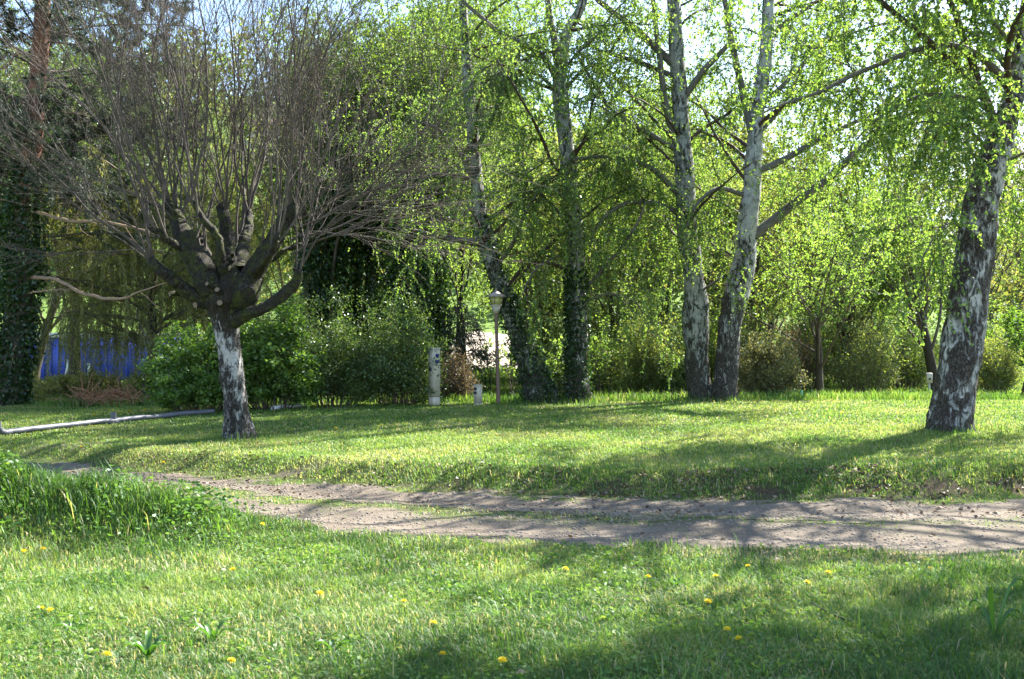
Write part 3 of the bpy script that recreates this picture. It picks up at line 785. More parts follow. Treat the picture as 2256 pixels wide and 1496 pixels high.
# sawn stubs with pale cut faces
M_CUT = plain('sawn_wood_face', (.17, .12, .08), .8, 20, .25)
for (px, py, w, dx, dz, l) in ((484, 667, 15, .05, .15, .24), (456, 625, 11, -.3, .3, .26), (441, 632, 10, -.3, .2, .26), (374, 648, 13, -.8, -.2, .14), (478, 638, 13, .0, .3, .30), (430, 672, 18, -.5, -.2, .18), (512, 556, 9, .2, .3, .2), (514, 571, 9, .2, .0, .2), (576, 540, 10, .3, .3, .2), (652, 618, 11, .3, .6, .14), (646, 590, 9, -.3, .6, .14)):
    c = W(px, py, D - (.42 if 605 < py < 680 and px > 450 else .2)); dv = nrm(np.array([dx, -.8, dz])); r = w * .42 / FPX * D
    pp = np.stack([c - dv * l, c - dv * l * .4, c])
    v, q = tubes(pp, np.array([r * 1.3, r * 1.05, r]), 12, .1, 3)
    s = build('cut_stub', v, q, M_POLLIMB, root, smooth=True)
    a = np.linspace(0, 2 * np.pi, 12, endpoint=False)
    U = nrm(np.cross(dv, [0, 0, 1])); Vv = np.cross(dv, U)
    ring = c + dv * .003 + r * .93 * (np.cos(a)[:, None] * U + np.sin(a)[:, None] * Vv)
    build('cut_face', ring, np.arange(12)[None], M_CUT, s)
# long whip shoots
LPa = np.array(LP)
st = []; dr = []; ln = []
cen = W(505, 640, D)
def shoots(i, n, t0, t1, l0, l1, fan, up=1.0):
    p = LPa[i]; n = max(3, int(n * .72))
    for _ in range(n):
        t = t0 + (t1 - t0) * rng.random(); k = t * 25; a = int(min(k, 24)); f = k - a
        s = p[a] * (1 - f) + p[a + 1] * f
        o = (s - cen); o[2] = 0
        dv = np.array([0, 0, up]) + o * fan * .42 + rng.normal(size=3) * np.array([.15, .2, .05])
        st.append(s); dr.append(dv); ln.append(l0 + (l1 - l0) * rng.random())
shoots(0, 6, .80, .98, 3.6, 5.0, .30); shoots(1, 6, .72, .98, 3.6, 5.0, .30); shoots(2, 15, .72, .98, 3.8, 5.2, .42); shoots(3, 7, .75, .98, 3.2, 4.8, .5)
shoots(4, 12, .7, .98, 4, 5.2, .35); shoots(5, 16, .66, .98, 3.8, 5.2, .42); shoots(6, 8, .55, .98, 3.2, 4.6, .75); shoots(7, 5, .6, .98, 3.6, 5, .3)
shoots(8, 10, .75, .98, 3.6, 5, .4); shoots(9, 8, .75, .98, 3.2, 4.6, .3); shoots(10, 7, .7, .98, 3.2, 4.6, .5); shoots(2, 4, .35, .6, 2.5, 4, .9, .55); shoots(5, 6, .35, .7, 2.8, 4.0, 1.1, .55); shoots(11, 8, .5, 1, 2, 3.2, 1.2, .4)
# flatter whips on the right and left flanks
for s_, d_, l_ in (((640, 560), (1, -.1, .45), 3.2), ((655, 545), (1, -.3, .30), 3.0), ((640, 530), (1, .2, .62), 3.4), ((660, 500), (1, .0, .34), 3.1), ((668, 480), (1, -.2, .5), 3.4), ((660, 520), (1, .3, .18), 2.7), ((690, 510), (1, .1, .1), 2.5), ((700, 530), (1, -.2, .25), 2.6), ((670, 490), (1, .3, .75), 3.6), ((665, 585), (.8, -.3, 1.0), 3.4),
                   ((380, 560), (-1, -.2, .35), 2.6), ((350, 520), (-1, .2, .3), 2.6), ((330, 575), (-.9, -.2, .8), 3.2), ((385, 480), (-1, .1, .5), 3.0), ((345, 515), (-1, -.3, .6), 3.0), ((370, 470), (-1, -.1, .75), 3.6),
                   ((375, 460), (-1, .3, 1.1), 4.6), ((335, 575), (-.7, .2, 1), 4.4), ((380, 480), (-.9, -.3, 1.3), 4.8), ((400, 500), (-1, .4, .95), 4.4), ((340, 580), (-.8, .1, .7), 4.2), ((385, 470), (-.8, 0, 1.0), 4.8)):
    st.append(W(s_[0], s_[1], D)); dr.append(np.array(d_)); ln.append(l_)
st = np.array(st); dr = nrm(np.array(dr)); ln = np.array(ln); ns = len(st)
s1 = grow(st, dr, ln, 14, .085, (0, 0, .05))
r1 = (.005 + .0036 * ln * (.45 + .75 * rng.random(ns)))[:, None] * (np.linspace(1, .22, 15) ** 1.0)[None]
gs = Geo(); v, q = tubes(s1, r1, 7); gs.add(v, q)
n2 = 1250
pos, T, i, tt = spawn(s1, n2, .15, .95); l2 = (.7 + 1.5 * rng.random(n2)) * (1.15 - .45 * tt)
s2 = grow(pos, side(T, np.radians(16 + 24 * rng.random(n2))), l2, 9, .06, (0, 0, .02))
v, q = tubes(s2, (.0020 + .0017 * l2)[:, None] * np.linspace(1, .35, 10)[None], 4); gs.add(v, q)
n3 = 7600
pos, T, i, tt = spawn(s2, n3, .1, 1); l3 = .25 + .65 * rng.random(n3)
s3 = grow(pos, side(T, np.radians(18 + 26 * rng.random(n3))), l3, 5, .08)
v, q = tubes(s3, np.full((n3, 6), .0020) * np.linspace(1.2, .6, 6)[None], 3); gs.add(v, q)
gs.build('shoots', M_SHOOT, root, smooth=True)
v, q, t = crown_from(s3, 3, .018, .5, 0)
build('buds', v, q, M_BROWNLEAF, root, tint=t)

# ---- generic broadleaf tree
def broadleaf(name, label, base, h, spread, leafm, n_leaf, leaf, trunk_r=.14, fork=.25, barkm=None, cat_='tree', group=None, n1=18, up=.9, twigm=None, lw=.65, zmin=.15, droop=.3, ivy=0, top_sparse=None, lean=(0, 0), clump=14, multi=1):
    barkm = barkm or M_DARKBARK; twigm = twigm or M_TWIG
    root = thing(name, base, label, cat_, group)
    g = Geo(); stems = []
    for s in range(multi):
        a = rng.random() * 6.283; o = np.array([math.cos(a), math.sin(a), 0]) * (.25 * (multi > 1)) * rng.random()
        ht = h * (.55 + .2 * rng.random())
        p = grow((base + o - np.array([0, 0, .1]))[None], np.array([[lean[0] + o[0] * .6 + rng.normal() * .05, lean[1] + o[1] * .6, 1]]), np.array([ht]), 15, .05)
        r = np.interp(np.linspace(0, 1, 16), [0, .06, .2, 1], [trunk_r * 1.5, trunk_r * 1.1, trunk_r * .9, trunk_r * .25])[None] / math.sqrt(multi)
        v, q = tubes(p, r, 10, .18, s + 2); g.add(v, q); stems.append(p[0])
    g.build('trunk', barkm, root, smooth=True)
    S = np.array(stems)
    gb = Geo()
    pos, T, i, tt = spawn(S, n1, fork, 1.0)
    l1 = (h - (pos[:, 2] - base[2])) * (.45 + .4 * rng.random(n1)) * 1.0 + spread * .25
    dirs = nrm(side(T, np.radians(35 + 30 * rng.random(n1))) + np.array([0, 0, up * .4]))
    sc = spread / max(h * .5, .1)
    dirs[:, :2] *= sc; dirs = nrm(dirs)
    p1 = grow(pos, dirs, np.minimum(l1, h * .75), 10, .08, (0, 0, .03))
    v, q = tubes(p1, (trunk_r * .32 * (1.1 - .6 * tt))[:, None] * np.linspace(1, .25, 11)[None], 5); gb.add(v, q)
    n2 = n1 * 9
    pos, T, i, tt = spawn(p1, n2, .2, 1.0); l2 = h * .06 + h * .14 * rng.random(n2)
    p2 = grow(pos, side(T, np.radians(30 + 35 * rng.random(n2))), l2, 6, .12, (0, 0, .0))
    v, q = tubes(p2, (.003 + .006 * l2)[:, None] * np.linspace(1, .3, 7)[None], 3); gb.add(v, q)
    n3 = max(200, int(n_leaf / clump))
    pos, T, i, tt = spawn(p2, n3, .15, 1.0); l3 = h * .03 + h * .07 * rng.random(n3)
    p3 = grow(pos, side(T, np.radians(30 + 50 * rng.random(n3))), l3, 4, .18, (0, 0, -droop * .3))
    v, q = tubes(p3, np.full((n3, 5), .0035) * np.linspace(1.1, .5, 5)[None], 3); gb.add(v, q)
    gb.build('branches', twigm, root, smooth=True)
    v, q, t = crown_from(p3, clump, leaf, lw, droop)
    build('crown', v, q, leafm, root, tint=t)
    if ivy:
        P = S[0]; k = rng.integers(0, len(P) - 1, ivy); f = rng.random(ivy)[:, None]
        c = P[k] * (1 - f) + P[k + 1] * f; a = rng.random(ivy) * 6.283
        out = np.stack([np.cos(a), np.sin(a), np.zeros(ivy)], 1)
        lump = .35 + .9 * fbm(a * 1.2 + base[0], c[:, 2] * .9, 12, 3)
        rad = (trunk_r * .8 + 1.0 * lump * (rng.random(ivy) ** .45)) * np.interp(c[:, 2], [base[2], base[2] + 1.2, base[2] + h * .45, base[2] + h * .7], [.55, .95, .8, .2])
        c = c + out * rad[:, None]; c[:, 2] += rng.normal(size=ivy) * .1
        v, q = leaves(c, nrm(out * .5 + np.array([0, 0, -.7]) + rng.normal(size=(ivy, 3)) * .5), .08 + .05 * rng.random(ivy), .085, .1)
        build('ivy', v, q, M_IVY, root, tint=np.clip(.15 + .7 * fbm(a * 2, c[:, 2] * 2, 5) + .15 * rng.normal(size=ivy), 0, 1))
    return root


# ---- pine on the left edge
d = 24.5
tp = trace([(18, 900, 70), (24, 840, 60), (34, 740, 56), (45, 620, 54), (54, 500, 52), (66, 380, 46), (76, 260, 40), (86, 140, 36), (94, 20, 32), (100, -150, 26), (104, -400, 16), (106, -560, 5)], d)
b = onground(tp[0][0], tp[0][1]); tp[0] = (b[0], b[1], b[2] - .08, tp[0][3])
root = thing('pine_tree', b, 'tall pine with orange upper bark and ivy-covered lower trunk at the left edge', 'tree')
P, R = cat(tp, 80); v, q = tubes(P, R, 18, .15, 31)
g = Geo().add(v, q); g.build('trunk', M_PINEBARK, root, smooth=True)
for lb in ([(60, 470, 12), (150, 488, 10, -1.2), (240, 500, 9, -2.0), (330, 520, 7, -2.6), (372, 548, 3, -3.0)], [(46, 612, 13), (120, 620, 11, -1.0), (190, 652, 11, -1.6), (250, 664, 10, -2.0), (300, 658, 7, -2.4), (370, 634, 3, -2.8)], [(40, 655, 6), (110, 640, 5, -.8), (160, 628, 3, -1.2)],
           [(88, 130, 10), (40, 120, 9, -.4), (0, 150, 6, -.6)], [(84, 235, 9), (120, 240, 7, -.4), (170, 250, 4, -.6)]):
    p, r = cat(trace(lb, d), 24); p = p + np.cumsum(rng.normal(size=p.shape) * .02, 0) * np.array([.5, 1, 1]); g = Geo(); v, q = tubes(p, r * .72, 8, .3, 7); g.add(v, q)
    po, T, i, tt = spawn(p[None], 9, .15, 1.0); tw = grow(po, side(T, np.radians(40 + 30 * rng.random(9))), .25 + .5 * rng.random(9), 7, .18, (0, 0, .05)); v, q = tubes(tw, .008 * np.ones((9, 1)) * np.linspace(1, .3, 8)[None], 4); g.add(v, q)
    g.build('bare_branch', M_BARE, root, smooth=True)
# needle boughs
hi = P[(P[:, 2] > 3.3)]
n1 = 120; pos, T, i, tt = spawn(hi[None], n1, 0.02, 1.0)
p1 = grow(pos, side(T, np.radians(70 + 25 * rng.random(n1))), 1.5 + 3.2 * rng.random(n1) * (1.1 - .6 * tt), 10, .10, (0, 0, -.075))
v, q = tubes(p1, .03 * np.ones((n1, 1)) * np.linspace(1, .3, 11)[None], 5)
gp = Geo().add(v, q)
n2 = 1400; pos, T, i, tt = spawn(p1, n2, .2, 1.0)
p2 = grow(pos, side(T, np.radians(35 + 35 * rng.random(n2))), .35 + .6 * rng.random(n2), 5, .12, (0, 0, .02))
v, q = tubes(p2, .007 * np.ones((n2, 6)), 3); gp.add(v, q); gp.build('boughs', M_DARKBARK, root)
n = 240000; c, T, i, t = spawn(p2, n, .05, 1.0)
v, q = leaves(c, nrm(T * .7 + rng.normal(size=(n, 3)) * .7), .11 + .05 * rng.random(n), .014, .02)
build('needles', v, q, M_NEEDLE, root, tint=np.clip(.45 + .25 * rng.normal(size=n), 0, 1))
n = 12000; k = rng.choice(np.where((P[:, 2] < W(0, 360, d)[2]) & (P[:, 2] > W(0, 884, d)[2]))[0], n); a = rng.random(n) * 6.283
out = np.stack([np.cos(a), np.sin(a), np.zeros(n)], 1)
lump = fbm(a * 1.5, P[k, 2] * 1.3, 3, 3)
c = P[k] + out * (R[k] + .75 * np.clip(lump - .25, 0, 1) * rng.random(n) ** .7 * np.interp(P[k, 2], [.3, 1.8, 4, 5.8], [.22, .9, 1, .5]))[:, None] + rng.normal(size=(n, 3)) * .05
v, q = leaves(c, nrm(out * .5 + np.array([0, 0, -.8]) + rng.normal(size=(n, 3)) * .5), .07 + .04 * rng.random(n), .07, .1)
build('ivy', v, q, M_IVY, root, tint=np.clip(.1 + .6 * lump + .2 * rng.normal(size=n), 0, 1))

# ---- weeping tree
def weeping(label, px, d, h, spread, nl, nstr, px_bias=0.0):
    w0 = W(px, 800, d); b = onground(w0[0], d)
    root = thing('weeping_tree', b, label, 'tree')
    p = grow((b - np.array([0, 0, .1]))[None], np.array([[.05, 0, 1.0]]), np.array([h * .8]), 20, .05)
    v, q = tubes(p, np.linspace(.13, .05, 21)[None], 12, .2, 3); build('trunk', v, q, M_DARKBARK, root, smooth=True)
    pos, T, i, tt = spawn(p, nl, .28, 1.0)
    dirs = side(T, np.radians(55 + 25 * rng.random(nl))); dirs[:, 0] += px_bias
    l1 = spread * (.6 + .6 * rng.random(nl))
    p1 = grow(pos, dirs, l1, 12, .09, (0, 0, -.10))
    g = Geo(); v, q = tubes(p1, (.02 + .008 * l1)[:, None] * np.linspace(1, .3, 13)[None], 5); g.add(v, q)
    pos, T, i, tt = spawn(p1, nstr, .2, 1.0)
    zb = pos[:, 2] - b[2]
    ls = np.minimum((.5 + 2.4 * rng.random(nstr) ** 1.2), np.maximum(zb - .4 - 1.4 * rng.random(nstr), .3))
    p2 = grow(pos, side(T, np.radians(40 + 40 * rng.random(nstr))), ls, 12, .07, (0, 0, -.9), .5)
    v, q = tubes(p2, np.full((nstr, 13), .004) * np.linspace(1.2, .5, 13)[None], 3); g.add(v, q)
    g.build('branches', M_TWIG, root)
    per = 74
    n = nstr * per
    c, T, i, t = spawn(p2, n, .02, 1.0)
    c = c + rng.normal(size=(n, 3)) * np.array([.022, .022, .03])
    v, q = leaves(c, nrm(T * 1.0 + rng.normal(size=(n, 3)) * .4), .06 + .05 * rng.random(n), .017, .05)
    tb = rng.random(nstr)
    build('crown', v, q, M_WEEP, root, tint=np.clip(.55 * tb[i] + .3 * rng.random(n) + .05, 0, 1))


weeping('weeping tree trailing olive-yellow strands in front of the blue container', 318, 27.5, 6.6, 3.4, 50, 1150, -.45)
weeping('second weeping tree with olive strands, behind the pollard crown', 430, 31, 7.0, 2.8, 34, 900, -.2)

# ---- ivy-clad trees left of centre
IV = 'ivy-clad trees left of centre'
for (px, d, h, ivn, lb) in ((725, 30, 10.5, 15000, 'leafy tree thick with dark ivy, leftmost of the three ivy-clad trees'), (818, 31, 12.5, 15000, 'leafy tree thick with dark ivy, middle of the three ivy-clad trees'), (925, 29, 11.5, 17000, 'leafy tree thick with dark ivy, closest of the three ivy-clad trees to the lamp')):
    w0 = W(px, 800, d)
    broadleaf('ivy_clad_tree', lb, onground(w0[0], d), h, 3.2, M_MIDLEAF, 42000, .075, .22, .35, group=IV, ivy=ivn, n1=26, up=1.0)

# ---- trees beyond the lawn
spots = [  # px, depth, height, spread, leaf material, leaves, label
    (640, 42, 13, 4.0, M_YELLEAF, 30000, 'tall green tree behind the pollard crown, right of its trunk'),
    (470, 44, 12, 4.0, M_YELLEAF, 24000, 'pale green tree directly behind the pollard crown'),
    (860, 40, 16, 4.5, M_BIRCHLEAF, 42000, 'very tall leafy tree rising behind the ivy-clad trees'),
    (1010, 36, 15, 4.2, M_BIRCHLEAF, 46000, 'tall bright green tree behind the leaning birch'),
    (1130, 44, 13, 4.0, M_BIRCHLEAF, 30000, 'green tree seen between the leaning birch and the next birch'),
    (1175, 33, 6.5, 2.4, M_YELLEAF, 20000, 'low yellow-green tree behind the ivy-wrapped birch, left of it'),
    (1360, 33, 8.6, 3.0, M_YELLEAF, 32000, 'yellow-green tree in the gap left of the birch pair'),
    (1450, 38, 11.0, 3.5, M_BIRCHLEAF, 34000, 'taller bright green tree just behind the left stem of the birch pair'),
    (1300, 46, 12.5, 4.0, M_YELLEAF, 32000, 'green tree far behind the gap left of the birch pair'),
    (1570, 42, 11.5, 3.6, M_YELLEAF, 30000, 'pale tree seen between the two stems of the birch pair'),
    (1700, 40, 10.8, 3.4, M_YELLEAF, 32000, 'pale green tree just right of the birch pair'),
    (1800, 47, 10.5, 3.6, M_BIRCHLEAF, 20000, 'bright green tree behind the small low-branching tree'),
    (1935, 36, 9.4, 3.0, M_YELLEAF, 22000, 'yellow-green tree between the low-branching tree and the big leaning birch'),
    (2040, 44, 12.5, 3.8, M_PALESHRUB, 15000, 'thinly leaved grey twiggy tree behind the big leaning birch'),
    (2190, 38, 10.0, 3.4, M_YELLEAF, 18000, 'yellow-green tree at the right edge beyond the big leaning birch'),
    (1650, 31, 7.0, 2.6, M_YELLEAF, 20000, 'slim pale tree close behind the right stem of the birch pair'),
    (1885, 32, 6.6, 2.6, M_BIRCHLEAF, 20000, 'fresh green slim tree right of the small low-branching tree'),
    (1545, 34, 7.4, 2.6, M_BIRCHLEAF, 20000, 'fresh green slim tree close behind the left stem of the birch pair'),
    (2290, 46, 13, 4.0, M_PALESHRUB, 15000, 'sparse twiggy tree at the far right edge'),
]
for px, d, h, sp, m, n, lb in spots:
    w0 = W(px, 800, d)
    broadleaf('background_tree', lb, onground(w0[0], d), h, sp, m, n, .085 if d < 40 else .11, .13, .16, group='trees beyond the lawn', n1=24, ivy=0)
for px, d, h, sp, lb in ((165, 37, 15, 4.6, 'dark green tree behind the pine'), (-40, 33, 12, 4.0, 'dark green tree at the left border behind the pine'), (70, 44, 13, 4.5, 'dark green tree far behind the pine')):
    w0 = W(px, 800, d)
    broadleaf('background_tree', lb, onground(w0[0], d), h, sp, M_HEDGELEAF, 42000, .10, .2, .14, group='trees beyond the lawn', n1=30)
# small low-branching tree on the right
w0 = W(1808, 880, 26.5)
broadleaf('small_tree', 'small tree with short dark ivy-flecked trunk and spreading sparse branches right of the birch pair', onground(w0[0], 26.5), 5.4, 2.7, M_BIRCHLEAF, 15000, .055, .125, .30, n1=22, up=.7)
w0 = W(2062, 870, 31)
broadleaf('small_tree', 'dark-trunked small tree just left of the big leaning birch, with trailing leaves', onground(w0[0], 31), 6.0, 2.2, M_BIRCHLEAF, 16000, .06, .17, .25, n1=18, droop=1.2)
w0 = W(2250, 880, 27)
broadleaf('small_tree', 'little tree with a low dark crown at the right border of the far lawn', onground(w0[0], 27), 2.6, 1.6, M_HORNLEAF, 9000, .06, .07, .3, n1=14)

# ---- shrubs
def shrub(name, label, px, d, wpx, hgt, leafm, n, leaf, depth=None, group=None, twigm=None, stems=60, layer=0.0, lw=.65, jag=.75):
    w0 = W(px, 800, d); b = onground(w0[0], d); rx = wpx * .5 / FPX * d; ry = depth or rx * .7
    root = thing(name, b, label, 'shrub', group)
    a = rng.random(stems) * 6.283; rr = np.sqrt(rng.random(stems))
    ex = np.cos(a) * rr; ey = np.sin(a) * rr
    top = hgt * (1 - .55 * rr ** 2) * (.7 + jag * rng.random(stems))
    pos = b + np.stack([ex * rx * .35, ey * ry * .35, -.05 * np.ones(stems)], 1); pos[:, 2] = gz(pos[:, 0], pos[:, 1]) - .04
    tgt = b + np.stack([ex * rx * .9, ey * ry * .9, top], 1)
    L = np.linalg.norm(tgt - pos, axis=1)
    p1 = grow(pos, tgt - pos, L, 9, .08, (0, 0, .03))
    g = Geo(); v, q = tubes(p1, .010 * np.ones((stems, 1)) * np.linspace(1, .3, 10)[None], 4); g.add(v, q)
    n2 = stems * 9; po, T, i, tt = spawn(p1, n2, .18, 1.0); l2 = hgt * (.12 + .22 * rng.random(n2))
    dr = side(T, np.radians(35 + 40 * rng.random(n2)), flat=layer)
    p2 = grow(po, dr, l2, 6, .12, (0, 0, -.02))
    v, q = tubes(p2, .0045 * np.ones((n2, 1)) * np.linspace(1, .4, 7)[None], 3); g.add(v, q)
    g.build('stems', twigm or M_TWIG, root)
    c, T, i, t = spawn(p2, n, .1, 1.0)
    off = rng.normal(size=(n, 3)) * .05 * (1 + hgt * .3); off[:, 2] *= (1 - layer)
    A = rng.normal(size=(n, 3)); A[:, 2] = A[:, 2] * (1 - layer) - .15
    l = leaf * (.6 + .7 * rng.random(n))
    c = c + off; c[:, 2] = np.maximum(c[:, 2], gz(c[:, 0], c[:, 1]) + .03)
    v, q = leaves(c, nrm(A + T * .3), l, l * lw)
    tb = rng.random(n2)
    build('foliage', v, q, leafm, root, tint=np.clip(.5 * tb[i] + .5 * rng.random(n), 0, 1))
    return root


shrub('hornbeam_bush', 'bright green layered bush directly behind the pollard trunk, on its left', 440, 21.6, 270, 1.45, M_HORNLEAF, 26000, .075, 1.0, layer=.55)
shrub('hornbeam_bush', 'bright green layered bush directly behind the pollard trunk, on its right', 600, 21.8, 230, 1.75, M_HORNLEAF, 26000, .075, 1.0, layer=.55)
shrub('hedge_bush', 'broad dark green bush left of the tall utility pedestal', 735, 22.6, 250, 1.8, M_HEDGELEAF, 26000, .055, 1.0)
shrub('hedge_bush', 'dense dark green bush crowding the tall utility pedestal', 876, 22.9, 215, 1.8, M_HEDGELEAF, 26000, .055, 1.0)
shrub('feathery_bush', 'pale feathery bush rising behind the bushes right of the pollard trunk', 610, 27.5, 170, 2.9, M_PALESHRUB, 22000, .06, 1.0, lw=.2)
shrub('brown_shrub', 'low brownish twiggy shrub between the two pedestals', 1003, 24.4, 84, .95, M_BROWNLEAF, 6500, .045, .5, stems=90)
BGS = 'bushes beyond the lawn'
for px, d, w, h, m, n, lb in (
        (1425, 26, 170, 1.75, M_YELLEAF, 16000, 'bright leafy bush left of the birch pair'),
        (1500, 25.4, 90, 1.0, M_HEDGELEAF, 7000, 'small dark bush tight against the left stem of the birch pair'),
        (1345, 27.5, 150, 1.5, M_BIRCHLEAF, 12000, 'bright sapling-like bush right of the ivy-wrapped birch'),
        (1680, 25.6, 190, 1.35, M_PALESHRUB, 14000, 'pale straw-green bush right of the birch pair'),
        (1915, 29, 190, 1.6, M_YELLEAF, 5500, 'thin twiggy bush right of the small low-branching tree'),
        (1745, 32, 190, 1.7, M_BROWNLEAF, 5000, 'brown twiggy bush behind the small low-branching tree'),
        (2000, 33, 170, 1.6, M_MIDLEAF, 6000, 'green bush just left of the big leaning birch'),
        (2190, 30, 150, 1.6, M_YELLEAF, 9000, 'yellow-green bush right of the big leaning birch'),
        (1190, 34, 130, 2.4, M_MIDLEAF, 8000, 'loose green bush far behind the leaning birch base'), (1215, 29, 120, 1.3, M_MIDLEAF, 9000, 'green bush between the two ivy-wrapped birches'),
        (1620, 34, 200, 2.4, M_MIDLEAF, 12000, 'green bush seen behind the birch pair'),
        (1480, 36, 240, 2.6, M_MIDLEAF, 12000, 'wide green bush behind the bright leafy bush'),
        (2110, 37, 260, 2.2, M_YELLEAF, 8000, 'wide green bush behind the big leaning birch'),
        (1850, 39, 260, 2.6, M_YELLEAF, 12000, 'pale bush far behind the small low-branching tree'),
        (1560, 31, 160, 2.1, M_BIRCHLEAF, 11000, 'fresh green bush showing between the birch pair and the small dark bush'),
        (1650, 30, 150, 2.0, M_YELLEAF, 10000, 'loose pale green bush behind the pale straw-green bush'),
        (1780, 34, 200, 2.6, M_BIRCHLEAF, 12000, 'fresh green bush behind the short trunk of the small low-branching tree'),
        (1880, 32, 170, 2.3, M_YELLEAF, 10000, 'loose yellow-green bush right of the short dark trunk'),
        (1970, 36, 200, 2.9, M_BIRCHLEAF, 12000, 'tall fresh green bush left of the white socket box'),
        (2180, 33, 190, 2.6, M_BIRCHLEAF, 12000, 'fresh green bush just right of the big leaning birch trunk'),
        (1290, 33, 150, 2.3, M_YELLEAF, 11000, 'pale green bush right behind the straight ivy-clad birch'),
        (1390, 31, 160, 2.4, M_BIRCHLEAF, 13000, 'tall fresh green bush behind the bright leafy bush'),
        (60, 29.5, 240, .55, M_WEEP, 14000, 'yellow-green weeds at the foot of the pine'), (150, 28.6, 200, .5, M_WEEP, 15000, 'olive brush between the pine and the brush pile'),
        (230, 29.8, 260, .6, M_WEEP, 15000, 'yellow-green brush below the blue container'),
        (345, 28.5, 160, .8, M_YELLEAF, 10000, 'pale green brush left of the layered bushes'),
):
    shrub('bush', lb, px, d, w, h, m, n, .06, group=BGS)
# saplings behind the lamp
for px, d, h, lb in ((1135, 25.6, 1.9, 'thin leafy sapling right of the lamp post'), (1160, 27, 2.4, 'taller thin sapling behind the leaning birch base'), (1075, 30, 1.6, 'slender sapling left of the lamp post'), (1238, 25.4, 1.5, 'thin sapling between the two ivy-wrapped birch trunks'), (1320, 25.4, 1.9, 'dark-stemmed sapling right of the ivy-wrapped birch')):
    w0 = W(px, 800, d)
    broadleaf('sapling', lb, onground(w0[0], d), h, .7, M_BIRCHLEAF, 900, .06, .03, .25, group='saplings by the lamp', n1=10, multi=3, clump=6)

# ---- small spruce
d = 28.5; w0 = W(1016, 800, d); b = onground(w0[0], d)
root = thing('spruce_tree', b, 'small dark spruce with drooping boughs behind the brown shrub', 'tree')
p = grow((b - np.array([0, 0, .1]))[None], np.array([[0, 0, 1.0]]), np.array([2.75]), 12, .01)
v, q = tubes(p, np.linspace(.2, .03, 13)[None], 12, .12, 2); build('trunk', v, q, M_DARKBARK, root, smooth=True)
n1 = 46; pos, T, i, tt = spawn(p, n1, .30, 1.0)
p1 = grow(pos, side(T, np.radians(70 + 15 * rng.random(n1))), .35 + .75 * (1.1 - tt), 9, .06, (0, 0, -.14))
g = Geo(); v, q = tubes(p1, .014 * np.ones((n1, 1)) * np.linspace(1, .3, 10)[None], 4); g.add(v, q)
n2 = 900; pos, T, i, tt = spawn(p1, n2, .1, 1.0); p2 = grow(pos, side(T, np.radians(40 + 30 * rng.random(n2))), .15 + .22 * rng.random(n2), 5, .06, (0, 0, -.5))
v, q = tubes(p2, .004 * np.ones((n2, 6)), 3); g.add(v, q); g.build('boughs', M_DARKBARK, root)
n = 30000; c, T, i, t = spawn(p2, n, .0, 1.0); v, q = leaves(c, nrm(T + rng.normal(size=(n, 3)) * .5), .035 + .02 * rng.random(n), .009, .02)
build('needles', v, q, M_SPRUCE, root, tint=np.clip(.5 + .25 * rng.normal(size=n), 0, 1))

# ------------------------------------------------------------------ built things
def box(c, sx, sy, sz, rz=0.0, bev=.0):
    """8-vertex box, c = centre of its foot; bev: chamfered vertical edges and top"""
    if bev:
        b = bev
        pl = np.array([(-sx + b, -sy), (sx - b, -sy), (sx, -sy + b), (sx, sy - b), (sx - b, sy), (-sx + b, sy), (-sx, sy - b), (-sx, -sy + b)]) * 1.0
        pl = np.array([(x * .5 if abs(x) == sx else x - .5 * sx * np.sign(x), 0) for x, y in pl]) if False else pl
        hx, hy = sx / 2, sy / 2
        pl = np.array([(-hx + b, -hy), (hx - b, -hy), (hx, -hy + b), (hx, hy - b), (hx - b, hy), (-hx + b, hy), (-hx, hy - b), (-hx, -hy + b)])
        k = (min(hx, hy) - b) / min(hx, hy)
        lo = np.c_[pl, np.zeros(8)]; mi = np.c_[pl, np.full(8, sz - b)]; hi = np.c_[pl * k, np.full(8, sz)]
        V = np.vstack([lo, mi, hi]); n = 8
        Q = [[i + r * n, (i + 1) % n + r * n, (i + 1) % n + (r + 1) * n, i + (r + 1) * n] for r in range(2) for i in range(n)]
        O = [np.arange(16, 24)[None], np.arange(7, -1, -1)[None]]
        F = [np.array(Q)] + O
    else:
        hx, hy = sx / 2, sy / 2
        V = np.array([(x, y, z) for z in (0, sz) for x, y in ((-hx, -hy), (hx, -hy), (hx, hy), (-hx, hy))], float)
        F = [np.array([[0, 3, 2, 1], [4, 5, 6, 7], [0, 1, 5, 4], [1, 2, 6, 5], [2, 3, 7, 6], [3, 0, 4, 7]])]
    ca, sa = math.cos(rz), math.sin(rz)
    V = np.c_[V[:, 0] * ca - V[:, 1] * sa, V[:, 0] * sa + V[:, 1] * ca, V[:, 2]] + np.asarray(c)
    return V, F


def disc(c, nrm_, r, dep, n=16):
    dv = nrm(np.asarray(nrm_, float)); U = nrm(np.cross(dv, [0, 0, 1])); Vv = np.cross(dv, U)
    a = np.linspace(0, 2 * np.pi, n, endpoint=False); ring = r * (np.cos(a)[:, None] * U + np.sin(a)[:, None] * Vv)
    c = np.asarray(c)
    V = np.vstack([c + ring, c + dv * dep + ring * .85])
    Q = np.array([[i, (i + 1) % n, n + (i + 1) % n, n + i] for i in range(n)])
    return V, [Q, np.arange(n, 2 * n)[None]]


